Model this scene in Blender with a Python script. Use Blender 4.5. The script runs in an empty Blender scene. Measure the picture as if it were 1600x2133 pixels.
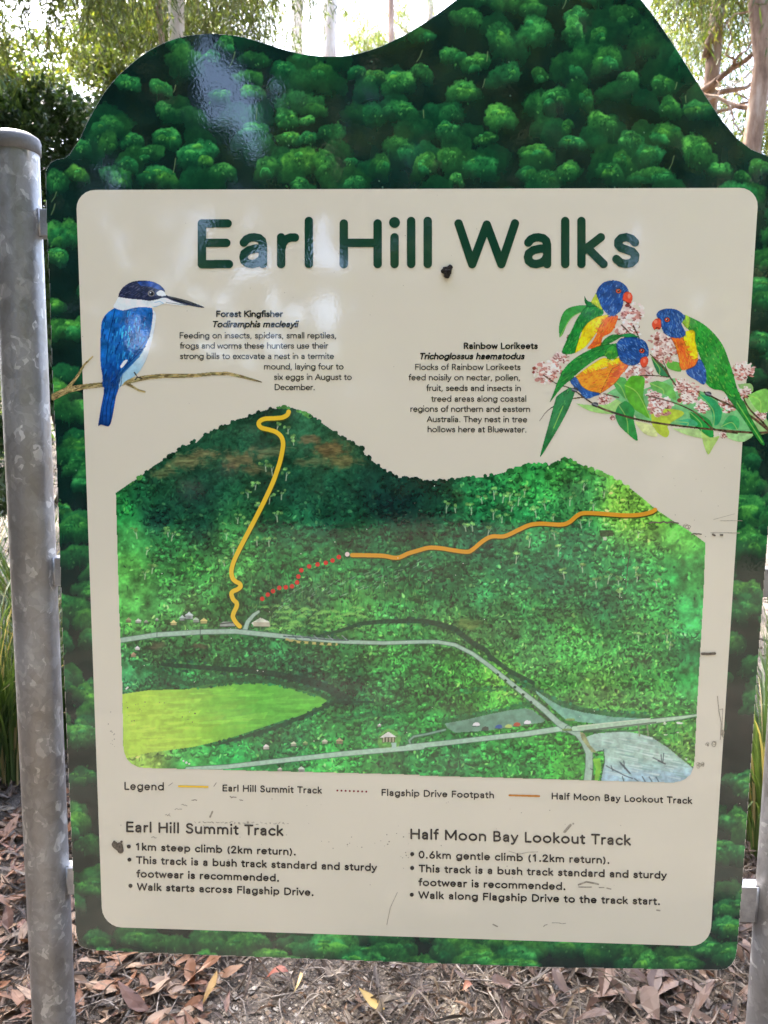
import bpy, math, random
import numpy as np
from mathutils import Vector, Matrix
R = math.radians
rng = np.random.default_rng(7)
random.seed(7)
scene = bpy.context.scene
COL = scene.collection

# ------------------------------------------------------------------ camera
F = 1600.0                                   # focal length in photo pixels (1600 x 2133)
CAMH = 1.48
a_, b_, c_ = R(6.75), R(2.19), R(0.52)
T_ = np.array([0.0396, 0.1276, 1.3515])
def _rot(a, b, c):
    ca, sa, cb, sb, cc, sc = math.cos(a), math.sin(a), math.cos(b), math.sin(b), math.cos(c), math.sin(c)
    return (np.array([[1, 0, 0], [0, ca, -sa], [0, sa, ca]]) @ np.array([[cb, 0, sb], [0, 1, 0], [-sb, 0, cb]])
            @ np.array([[cc, -sc, 0], [sc, cc, 0], [0, 0, 1]]))
RA = _rot(a_, b_, c_) @ np.array([[1., 0, 0], [0, 0, -1], [0, 1, 0]])   # world -> camera (x right, y down, z forward)
CAM = -RA.T @ T_
ZC = CAMH - CAM[2]                            # height of the middle of the sign's cream panel
CAM = CAM + np.array([0, 0, ZC])
cd = bpy.data.cameras.new('camera'); cam = bpy.data.objects.new('camera', cd); COL.objects.link(cam)
m3 = RA.T @ np.diag([1., -1, -1])
M = Matrix.Identity(4)
for i in range(3):
    for j in range(3): M[i][j] = m3[i, j]
    M[i][3] = CAM[i]
cam.matrix_world = M
cd.sensor_width = 36; cd.lens = F / 2133 * 36; cd.clip_start = 0.02; cd.clip_end = 3000
cd.dof.use_dof = True; cd.dof.focus_distance = 1.36; cd.dof.aperture_fstop = 8
scene.camera = cam

# ------------------------------------------------------------------ light
SUN_EL, SUN_AZ = 60, -38                      # the sun stands behind the sign, to the left (azimuth from +Y towards +X)
w = bpy.data.worlds.new('World'); scene.world = w; w.use_nodes = True
nt = w.node_tree; bg = nt.nodes['Background']
sky = nt.nodes.new('ShaderNodeTexSky'); sky.sky_type = 'NISHITA'; sky.sun_disc = False
sky.sun_elevation = R(SUN_EL); sky.sun_rotation = R(SUN_AZ); sky.dust_density = 4.0; sky.air_density = .6; sky.ozone_density = .6
nt.links.new(sky.outputs[0], bg.inputs[0]); bg.inputs[1].default_value = 0.15
sl = bpy.data.lights.new('sun', 'SUN'); sl.energy = 2.0; sl.angle = R(0.5); sl.color = (1, .93, .8)
so = bpy.data.objects.new('sun', sl); COL.objects.link(so)
sd = Vector((math.sin(R(SUN_AZ)) * math.cos(R(SUN_EL)), math.cos(R(SUN_AZ)) * math.cos(R(SUN_EL)), math.sin(R(SUN_EL))))
so.rotation_euler = sd.to_track_quat('Z', 'Y').to_euler(); so.location = (0, 0, 12)
vs = scene.view_settings
scene.display_settings.display_device = 'sRGB'; vs.view_transform = 'Standard'; vs.look = 'None'
vs.exposure = 4.0; vs.gamma = 1

# ------------------------------------------------------------------ helpers
def ray(px, py):
    d = np.stack([np.asarray(px, float) - 800, np.asarray(py, float) - 1066.5, np.full(np.shape(px), F)], -1) @ RA
    return d
def at(px, py, Y):                            # the point seen at a photo pixel, at world depth Y
    d = ray(px, py); t = (Y - CAM[1]) / d[..., 1]
    return CAM + d * t[..., None]
def onsign(px, py, y=0.0):                    # a point of the sign's plane
    p = at(np.asarray(px, float), np.asarray(py, float), 0.0).copy(); p[..., 1] = y
    return p
def gheight(x, y):
    x = np.asarray(x, float); y = np.asarray(y, float)
    up = np.clip(y - 2.6, 0, 60)
    return 0.13 * up * np.clip(up / 1.5, 0, 1) + 0.02 * np.sin(x * 1.7 + y) + 0.012 * np.sin(3.1 * x - 2.3 * y + 1) - 0.02
def onground(px, py):
    d = ray(px, py) / F; t = 1.0
    for k in range(3000):
        p = CAM + d * t
        if p[2] <= gheight(p[0], p[1]): break
        t += 0.005
    return p
def s2l(c):
    c = np.asarray(c, float); return np.where(c <= .04045, c / 12.92, ((c + .055) / 1.055) ** 2.4)
GAIN = 1.25
def rgb(r, g, b, k=GAIN): return tuple(np.clip(s2l(np.array([r, g, b]) / 255.) * k, 0, .9)) + (1,)

def link(o, parent=None):
    COL.objects.link(o)
    if parent is not None: o.parent = parent
    return o
def tag(o, label=None, cat=None, group=None, kind=None):
    for k, v in (('label', label), ('category', cat), ('group', group), ('kind', kind)):
        if v: o[k] = v
    return o
def empty(name, loc, label, cat, group=None):
    o = bpy.data.objects.new(name, None); o.location = loc; o.empty_display_size = .1; link(o)
    return tag(o, label, cat, group)
def mesh_np(name, V, Fq, mat, parent=None, cols=None, smooth=False, local=None):
    """V (n,3); Fq (m,k) equal-size faces; cols (n,3|4) linear vertex colours"""
    me = bpy.data.meshes.new(name); V = np.asarray(V, np.float32); Fq = np.asarray(Fq, np.int32)
    if local is not None: V = V - np.asarray(local, np.float32)
    m, k = Fq.shape
    me.vertices.add(len(V)); me.vertices.foreach_set('co', V.ravel())
    me.loops.add(m * k); me.loops.foreach_set('vertex_index', Fq.ravel())
    me.polygons.add(m); me.polygons.foreach_set('loop_start', np.arange(0, m * k, k, dtype=np.int32))
    me.polygons.foreach_set('loop_total', np.full(m, k, np.int32))
    me.polygons.foreach_set('use_smooth', np.full(m, smooth))
    if cols is not None:
        ca = me.color_attributes.new('Col', 'FLOAT_COLOR', 'POINT')
        c4 = np.ones((len(V), 4), np.float32); c4[:, :3] = np.asarray(cols)[:, :3]
        ca.data.foreach_set('color', c4.ravel())
    me.update(calc_edges=True); me.validate()
    me.materials.append(mat)
    o = bpy.data.objects.new(name, me); link(o, parent)
    if local is not None and parent is None: o.location = local
    return o
class MB:                                      # collects mixed faces
    def __init__(s): s.v = []; s.f = []
    def add(s, vs, fs):
        n = len(s.v); s.v += [tuple(map(float, p)) for p in vs]; s.f += [tuple(i + n for i in f) for f in fs]
    def box(s, lo, hi):
        x0, y0, z0 = lo; x1, y1, z1 = hi
        s.add([(x0,y0,z0),(x1,y0,z0),(x1,y1,z0),(x0,y1,z0),(x0,y0,z1),(x1,y0,z1),(x1,y1,z1),(x0,y1,z1)],
              [(0,3,2,1),(4,5,6,7),(0,1,5,4),(1,2,6,5),(2,3,7,6),(3,0,4,7)])
    def lathe(s, prof, n=48, c=(0, 0)):
        vs = [(c[0] + r * math.cos(2*math.pi*i/n), c[1] + r * math.sin(2*math.pi*i/n), z) for r, z in prof for i in range(n)]
        fs = [(k*n+i, k*n+(i+1) % n, (k+1)*n+(i+1) % n, (k+1)*n+i) for k in range(len(prof)-1) for i in range(n)]
        s.add(vs, fs)
    def tube(s, pts, rad, n=8, wob=0):
        pts = [Vector(p) for p in pts]; vs = []; 
        for i, p in enumerate(pts):
            d = (pts[min(i+1, len(pts)-1)] - pts[max(i-1, 0)]).normalized()
            u = d.cross(Vector((0.3, 1, 0.1))).normalized(); v = d.cross(u)
            for k in range(n):
                r = rad[i] * (1 + wob * (random.random() - .5))
                vs.append(p + u * (r * math.cos(2*math.pi*k/n)) + v * (r * math.sin(2*math.pi*k/n)))
        fs = [(i*n+k, i*n+(k+1) % n, (i+1)*n+(k+1) % n, (i+1)*n+k) for i in range(len(pts)-1) for k in range(n)]
        fs.append(tuple(range((len(pts)-1)*n, len(pts)*n))); fs.append(tuple(range(n-1, -1, -1)))
        s.add(vs, fs)
    def build(s, name, mat, parent=None, smooth=False, loc=None):
        me = bpy.data.meshes.new(name)
        off = Vector(loc) if loc is not None else Vector((0, 0, 0))
        me.from_pydata([Vector(p) - off for p in s.v], [], s.f); me.update(); me.materials.append(mat)
        if smooth: me.polygons.foreach_set('use_smooth', [True] * len(me.polygons))
        o = bpy.data.objects.new(name, me); o.location = off if parent is None else (0, 0, 0); return link(o, parent)

# ------------------------------------------------------------------ materials
def newmat(name):
    m = bpy.data.materials.new(name); m.use_nodes = True
    return m, m.node_tree, m.node_tree.nodes['Principled BSDF']
def node(nt, t, **kw):
    n = nt.nodes.new(t)
    for k, v in kw.items():
        if k in n.inputs: n.inputs[k].default_value = v
        else: setattr(n, k, v)
    return n
def gloss_skin(nt, b, rough=.045, spec=.65):
    """orange-peel of a laminated sign face"""
    b.inputs['Roughness'].default_value = rough; b.inputs['Specular IOR Level'].default_value = spec
    tc = node(nt, 'ShaderNodeTexCoord'); 
    n1 = node(nt, 'ShaderNodeTexNoise', Scale=190., Detail=1.); n2 = node(nt, 'ShaderNodeTexNoise', Scale=5., Detail=1.)
    g = node(nt, 'ShaderNodeNewGeometry')
    for n in (n1, n2): nt.links.new(g.outputs['Position'], n.inputs['Vector'])
    b1 = node(nt, 'ShaderNodeBump', Strength=.02, Distance=.002); b2 = node(nt, 'ShaderNodeBump', Strength=.06, Distance=.02)
    nt.links.new(n1.outputs[0], b1.inputs['Height']); nt.links.new(n2.outputs[0], b2.inputs['Height'])
    nt.links.new(b2.outputs[0], b1.inputs['Normal']); nt.links.new(b1.outputs[0], b.inputs['Normal'])
def gloss(name, col):
    m, nt, b = newmat(name); b.inputs['Base Color'].default_value = col; gloss_skin(nt, b); return m
def painted(name):
    m, nt, b = newmat(name); a = node(nt, 'ShaderNodeAttribute', attribute_name='Col')
    nt.links.new(a.outputs['Color'], b.inputs['Base Color']); gloss_skin(nt, b); return m
def leafmat(name, trans=.4, rough=.45, tint=(1.1, 1.15, .45)):
    m, nt, b = newmat(name); a = node(nt, 'ShaderNodeAttribute', attribute_name='Col')
    nt.links.new(a.outputs['Color'], b.inputs['Base Color']); b.inputs['Roughness'].default_value = rough
    t = node(nt, 'ShaderNodeBsdfTranslucent'); mx = node(nt, 'ShaderNodeMixShader', Fac=trans)
    mu = node(nt, 'ShaderNodeMix', data_type='RGBA', blend_type='MULTIPLY'); mu.inputs[0].default_value = 1
    nt.links.new(a.outputs['Color'], mu.inputs[6]); mu.inputs[7].default_value = (tint[0]*1.6, tint[1]*1.6, tint[2]*1.6, 1)
    nt.links.new(mu.outputs[2], t.inputs[0])
    nt.links.new(b.outputs[0], mx.inputs[1]); nt.links.new(t.outputs[0], mx.inputs[2])
    nt.links.new(mx.outputs[0], nt.nodes['Material Output'].inputs[0]); return m
def noisy(name, c1, c2, scale=8, rough=.8, bump=.3, bscale=40, metal=0, stretch=(1, 1, 1), c3=None):
    m, nt, b = newmat(name); g = node(nt, 'ShaderNodeNewGeometry'); mp = node(nt, 'ShaderNodeMapping'); mp.inputs['Scale'].default_value = stretch
    nt.links.new(g.outputs['Position'], mp.inputs['Vector'])
    n = node(nt, 'ShaderNodeTexNoise', Scale=scale, Detail=6., Roughness=.65); nt.links.new(mp.outputs[0], n.inputs['Vector'])
    r = node(nt, 'ShaderNodeValToRGB'); e = r.color_ramp.elements
    e[0].position, e[0].color = .35, c1; e[1].position, e[1].color = .65, c2
    if c3: x = r.color_ramp.elements.new(.5); x.color = c3
    nt.links.new(n.outputs[0], r.inputs[0]); nt.links.new(r.outputs[0], b.inputs['Base Color'])
    n2 = node(nt, 'ShaderNodeTexNoise', Scale=bscale, Detail=4.); nt.links.new(mp.outputs[0], n2.inputs['Vector'])
    bp = node(nt, 'ShaderNodeBump', Strength=bump, Distance=.02); nt.links.new(n2.outputs[0], bp.inputs['Height']); nt.links.new(bp.outputs[0], b.inputs['Normal'])
    b.inputs['Roughness'].default_value = rough; b.inputs['Metallic'].default_value = metal; return m
def galvanised():
    m, nt, b = newmat('galvanised_steel'); g = node(nt, 'ShaderNodeNewGeometry')
    mp = node(nt, 'ShaderNodeMapping'); mp.inputs['Scale'].default_value = (1, 1, .62)
    nz = node(nt, 'ShaderNodeTexNoise', Scale=30., Detail=2.); nt.links.new(g.outputs['Position'], nz.inputs['Vector'])
    ad = node(nt, 'ShaderNodeMix', data_type='RGBA', blend_type='ADD'); ad.inputs[0].default_value = .035
    nt.links.new(g.outputs['Position'], ad.inputs[6]); nt.links.new(nz.outputs['Color'], ad.inputs[7]); nt.links.new(ad.outputs[2], mp.inputs['Vector'])
    outs = []
    for sc in (62., 130.):
        v = node(nt, 'ShaderNodeTexVoronoi', Scale=sc); nt.links.new(mp.outputs[0], v.inputs['Vector'])
        s = node(nt, 'ShaderNodeSeparateColor'); nt.links.new(v.outputs['Color'], s.inputs[0]); outs.append(s.outputs[0])
    # a few spangles stand out pale, most are mid grey
    r = node(nt, 'ShaderNodeValToRGB'); e = r.color_ramp.elements; e[0].position = 0; e[0].color = (.25, .25, .255, 1); e[1].position = 1; e[1].color = (.66, .67, .68, 1)
    x = e.new(.55); x.color = (.31, .315, .325, 1); x = e.new(.76); x.color = (.37, .375, .38, 1)
    ml = node(nt, 'ShaderNodeMix', data_type='FLOAT'); ml.inputs[0].default_value = .35
    nt.links.new(outs[0], ml.inputs[2]); nt.links.new(outs[1], ml.inputs[3]); nt.links.new(ml.outputs[0], r.inputs[0])
    big = node(nt, 'ShaderNodeTexNoise', Scale=7., Detail=5.); nt.links.new(g.outputs['Position'], big.inputs['Vector'])
    r2 = node(nt, 'ShaderNodeValToRGB'); e = r2.color_ramp.elements; e[0].position = .3; e[0].color = (.60, .53, .44, 1); e[1].position = .7; e[1].color = (1, 1, 1, 1)
    nt.links.new(big.outputs[0], r2.inputs[0])
    mu = node(nt, 'ShaderNodeMix', data_type='RGBA', blend_type='MULTIPLY'); mu.inputs[0].default_value = .8
    nt.links.new(r.outputs[0], mu.inputs[6]); nt.links.new(r2.outputs[0], mu.inputs[7]); nt.links.new(mu.outputs[2], b.inputs['Base Color'])
    b.inputs['Metallic'].default_value = .6
    rr = node(nt, 'ShaderNodeMapRange'); rr.inputs[3].default_value = .34; rr.inputs[4].default_value = .56
    nt.links.new(outs[0], rr.inputs[0]); nt.links.new(rr.outputs[0], b.inputs['Roughness'])
    n2 = node(nt, 'ShaderNodeTexNoise', Scale=160., Detail=3.); nt.links.new(g.outputs['Position'], n2.inputs['Vector'])
    bp = node(nt, 'ShaderNodeBump', Strength=.12, Distance=.004); nt.links.new(n2.outputs[0], bp.inputs['Height']); nt.links.new(bp.outputs[0], b.inputs['Normal'])
    return m
MAT = dict(
    galv=galvanised(), paint=painted('sign_painting'), cream=gloss('cream_film', rgb(205, 199, 180)),
    title=gloss('title_green', rgb(18, 58, 42)), ink=gloss('black_ink', rgb(22, 24, 24)),
    yellow=gloss('yellow_line', rgb(222, 184, 48)), orange=gloss('orange_line', rgb(208, 148, 40)), red=gloss('red_dot', rgb(196, 48, 40)),
    maroon=gloss('maroon_dot', rgb(120, 40, 45)), ochre=gloss('ochre_line', rgb(180, 116, 36)),
    edge=noisy('aluminium_edge', (.5, .5, .5, 1), (.6, .6, .6, 1), rough=.4, metal=.8, bump=.05),
    back=noisy('aluminium_back', (.4, .4, .4, 1), (.5, .5, .5, 1), rough=.5, metal=.6, bump=.05),
    scuff=noisy('grey_dirt', rgb(120, 112, 96), rgb(168, 160, 142), scale=300, rough=.8, bump=.1),
    scuffd=noisy('dark_dirt', rgb(70, 62, 52), rgb(120, 110, 95), scale=300, rough=.8, bump=.1),
    chip=gloss('paint_chip', rgb(205, 215, 205)),
)

# ------------------------------------------------------------------ ground
xs = np.concatenate([np.arange(-9, 9.01, .06)]); ys = np.concatenate([np.arange(-3, 6, .06), np.arange(6, 30, .4)])
GX, GY = np.meshgrid(xs, ys); jit = rng.normal(0, .004, GX.shape)
GZ = gheight(GX, GY) + jit
n1, n0 = GX.shape
idx = np.arange(n1 * n0).reshape(n1, n0)
def grid_faces(idx): return np.stack([idx[:-1, :-1], idx[:-1, 1:], idx[1:, 1:], idx[1:, :-1]], -1).reshape(-1, 4)
def soilmat():
    m, nt, b = newmat('gritty_soil'); g = node(nt, 'ShaderNodeNewGeometry')
    n = node(nt, 'ShaderNodeTexNoise', Scale=3., Detail=8., Roughness=.7); v = node(nt, 'ShaderNodeTexVoronoi', Scale=170.); n3 = node(nt, 'ShaderNodeTexNoise', Scale=60., Detail=4.)
    for q in (n, v, n3): nt.links.new(g.outputs['Position'], q.inputs['Vector'])
    r = node(nt, 'ShaderNodeValToRGB'); e = r.color_ramp.elements; e[0].position = .32; e[0].color = (.04, .032, .026, 1); e[1].position = .68; e[1].color = (.13, .115, .10, 1)
    nt.links.new(n.outputs[0], r.inputs[0])
    s = node(nt, 'ShaderNodeSeparateColor'); nt.links.new(v.outputs['Color'], s.inputs[0])
    r2 = node(nt, 'ShaderNodeValToRGB'); e = r2.color_ramp.elements; e[0].position = .0; e[0].color = (.45, .42, .4, 1); e[1].position = 1; e[1].color = (1.9, 1.8, 1.65, 1); x = e.new(.75); x.color = (.9, .88, .85, 1)
    nt.links.new(s.outputs[0], r2.inputs[0])
    mu = node(nt, 'ShaderNodeMix', data_type='RGBA', blend_type='MULTIPLY'); mu.inputs[0].default_value = .8
    nt.links.new(r.outputs[0], mu.inputs[6]); nt.links.new(r2.outputs[0], mu.inputs[7]); nt.links.new(mu.outputs[2], b.inputs['Base Color'])
    b.inputs['Roughness'].default_value = .95
    bp = node(nt, 'ShaderNodeBump', Strength=.6, Distance=.006); nt.links.new(v.outputs['Distance'], bp.inputs['Height'])
    bp2 = node(nt, 'ShaderNodeBump', Strength=.6, Distance=.01); nt.links.new(n3.outputs[0], bp2.inputs['Height']); nt.links.new(bp.outputs[0], bp2.inputs['Normal'])
    nt.links.new(bp2.outputs[0], b.inputs['Normal']); return m
tag(mesh_np('ground', np.stack([GX, GY, GZ], -1).reshape(-1, 3), grid_faces(idx), soilmat(), smooth=True), kind='structure')
far = MB()
far.add([(-9, -3, -.03), (9, -3, -.03), (9, 30, gheight(9, 30)), (-9, 30, gheight(-9, 30)), (-300, -300, -.03), (300, -300, -.03), (300, 300, 12), (-300, 300, 12)],
        [(4, 5, 1, 0), (5, 6, 2, 1), (6, 7, 3, 2), (7, 4, 0, 3)])
tag(far.build('terrain', noisy('forest_floor', (.03, .03, .02, 1), (.08, .065, .05, 1), scale=3, rough=.95)), kind='structure')

# ------------------------------------------------------------------ painter (numpy canvases in photo pixels, laid on the sign's plane)
NT = 512
def _tile(seed, octs):
    r = np.random.default_rng(seed); out = np.zeros((NT, NT)); amp = 1; tot = 0
    for n in octs:
        g = r.random((n, n)); k = NT / n; t = np.arange(NT) / k; i = t.astype(int); f = t - i; f = f * f * (3 - 2 * f); i2 = (i + 1) % n
        a = g[np.ix_(i, i)]; b = g[np.ix_(i, i2)]; c = g[np.ix_(i2, i)]; d = g[np.ix_(i2, i2)]
        fx = f[None, :]; fy = f[:, None]
        out += amp * ((a * (1 - fx) + b * fx) * (1 - fy) + (c * (1 - fx) + d * fx) * fy); tot += amp; amp *= .65
    out /= tot; return (out - out.mean()) / out.std()
NZF = _tile(1, (64, 128, 256)); NZM = _tile(2, (24, 48, 96, 192)); NZL = _tile(3, (8, 16, 32, 64))
def nz(tile, X, Y, sc=1.0): return tile[(np.asarray(Y) * sc).astype(int) % NT, (np.asarray(X) * sc).astype(int) % NT]
def smooth(a, b, x): t = np.clip((x - a) / (b - a), 0, 1); return t * t * (3 - 2 * t)
class Canvas:
    def __init__(s, x0, y0, x1, y1, ss):
        s.x0, s.y0, s.ss = x0, y0, ss; s.w = int((x1 - x0) * ss) + 1; s.h = int((y1 - y0) * ss) + 1
        s.c = np.zeros((s.h, s.w, 3)); s.a = np.zeros((s.h, s.w))
        s.X = x0 + np.arange(s.w)[None, :] / ss + np.zeros((s.h, 1)); s.Y = y0 + np.arange(s.h)[:, None] / ss + np.zeros((1, s.w))
    def win(s, x0, y0, x1, y1):
        i0 = max(0, int((y0 - s.y0) * s.ss)); i1 = min(s.h, int((y1 - s.y0) * s.ss) + 2); j0 = max(0, int((x0 - s.x0) * s.ss)); j1 = min(s.w, int((x1 - s.x0) * s.ss) + 2)
        return (slice(i0, max(i0, i1)), slice(j0, max(j0, j1)))
    def blend(s, W, m, col, solid=True):
        m = np.clip(m, 0, 1); s.c[W] = s.c[W] * (1 - m[..., None]) + m[..., None] * col
        if solid: s.a[W] = np.maximum(s.a[W], m)
    def inside(s, pts, W):
        X, Y = s.X[W], s.Y[W]; ins = np.zeros(X.shape, bool); n = len(pts)
        for i in range(n):
            xa, ya = pts[i]; xb, yb = pts[(i + 1) % n]
            if ya == yb: continue
            cr = (ya > Y) != (yb > Y)
            ins ^= cr & (X < (xb - xa) * (Y - ya) / (yb - ya) + xa)
        return ins
    def poly(s, pts, col, a=1., tex=.06, solid=True, grad=None, clip=None):
        P = np.array(pts, float); W = s.win(P[:, 0].min(), P[:, 1].min(), P[:, 0].max(), P[:, 1].max())
        if s.X[W].size == 0: return
        m = s.inside(pts, W).astype(float) * a
        if clip is not None: m = m * clip[W]
        c = np.array(col, float) / 255 * np.ones(s.X[W].shape + (1,))
        if grad is not None:                   # (colour, direction, start, end)
            c2, d, t0, t1 = grad; t = smooth(t0, t1, s.X[W] * d[0] + s.Y[W] * d[1])[..., None]; c = c * (1 - t) + np.array(c2) / 255. * t
        c = c * (1 + tex * nz(NZM, s.X[W], s.Y[W], 1.7)[..., None])
        s.blend(W, m, np.clip(c, 0, 1), solid)
    def stroke(s, pts, w, col, a=1., solid=True, tex=.0):
        P = np.array(pts, float); n = len(P); w = np.interp(np.linspace(0, 1, n), np.linspace(0, 1, len(np.atleast_1d(w))), np.atleast_1d(w))
        mw = w.max(); W = s.win(P[:, 0].min() - mw, P[:, 1].min() - mw, P[:, 0].max() + mw, P[:, 1].max() + mw)
        X, Y = s.X[W], s.Y[W]
        if X.size == 0: return
        best = np.full(X.shape, -1e9)
        for i in range(n - 1):
            dx, dy = P[i + 1] - P[i]; L = dx * dx + dy * dy + 1e-9
            t = np.clip(((X - P[i, 0]) * dx + (Y - P[i, 1]) * dy) / L, 0, 1)
            d = np.hypot(X - P[i, 0] - t * dx, Y - P[i, 1] - t * dy)
            best = np.maximum(best, (w[i] * (1 - t) + w[i + 1] * t) / 2 - d)
        c = np.array(col, float) / 255 * np.ones(X.shape + (1,))
        if tex: c = c * (1 + tex * nz(NZF, X, Y, 1.5)[..., None])
        s.blend(W, np.clip(best * s.ss + .5, 0, 1) * a, np.clip(c, 0, 1), solid)
    def mesh(s, name, y, parent, gain=GAIN, thr=.5, keep=None):
        ok = s.a >= thr
        if keep is not None: ok &= keep
        q = ok[:-1, :-1] & ok[1:, 1:] & ok[:-1, 1:] & ok[1:, :-1]
        idx = np.arange(s.h * s.w).reshape(s.h, s.w); f = np.stack([idx[1:, :-1], idx[1:, 1:], idx[:-1, 1:], idx[:-1, :-1]], -1)[q]
        used = np.unique(f); remap = np.zeros(s.h * s.w, np.int32); remap[used] = np.arange(len(used))
        V = onsign(s.X.ravel()[used], s.Y.ravel()[used], y)
        C = np.clip(s2l(np.clip(s.c, 0, 1)).reshape(-1, 3)[used] * gain, 0, .9)
        return mesh_np(name, V, remap[f], MAT['paint'], parent, C)
def ink(name, lines, mat, parent, y, dv=.35, du=.22):
    """flat printed strokes -> non-overlapping strips. lines: (polyline in photo px, width)"""
    V = []; 
    P = np.concatenate([np.asarray(l, float) for l, w in lines]); mw = max(w for l, w in lines)
    x0, y0 = P.min(0) - mw; x1, y1 = P.max(0) + mw
    nx, ny = int((x1 - x0) / du) + 2, int((y1 - y0) / dv) + 2; on = np.zeros((ny, nx), bool)
    for l, w in lines:
        l = np.asarray(l, float)
        if len(l) == 1: l = np.vstack([l, l + 1e-4])
        for a, b in zip(l[:-1], l[1:]):
            j0, j1 = int((min(a[0], b[0]) - w/2 - x0) / du), int((max(a[0], b[0]) + w/2 - x0) / du) + 2
            i0, i1 = int((min(a[1], b[1]) - w/2 - y0) / dv), int((max(a[1], b[1]) + w/2 - y0) / dv) + 2
            i0 = max(i0, 0); j0 = max(j0, 0)
            X = x0 + np.arange(j0, min(j1, nx))[None, :] * du; Y = y0 + np.arange(i0, min(i1, ny))[:, None] * dv
            d = b - a; L = d @ d + 1e-12; t = np.clip(((X - a[0]) * d[0] + (Y - a[1]) * d[1]) / L, 0, 1)
            on[i0:i1, j0:j1] |= (X - a[0] - t * d[0]) ** 2 + (Y - a[1] - t * d[1]) ** 2 < w * w / 4
    d = np.diff(np.pad(on, ((0, 0), (1, 1))).astype(np.int8), axis=1)
    i, a = np.nonzero(d == 1); _, b = np.nonzero(d == -1)
    xa, xb, ya = x0 + (a - .5) * du, x0 + (b - .5) * du, y0 + (i - .5) * dv
    q = np.stack([np.stack([xa, ya + dv], -1), np.stack([xb, ya + dv], -1), np.stack([xb, ya], -1), np.stack([xa, ya], -1)], 1).reshape(-1, 2)
    return mesh_np(name, onsign(q[:, 0], q[:, 1], y), np.arange(len(q)).reshape(-1, 4), MAT[mat] if isinstance(mat, str) else mat, parent)

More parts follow.
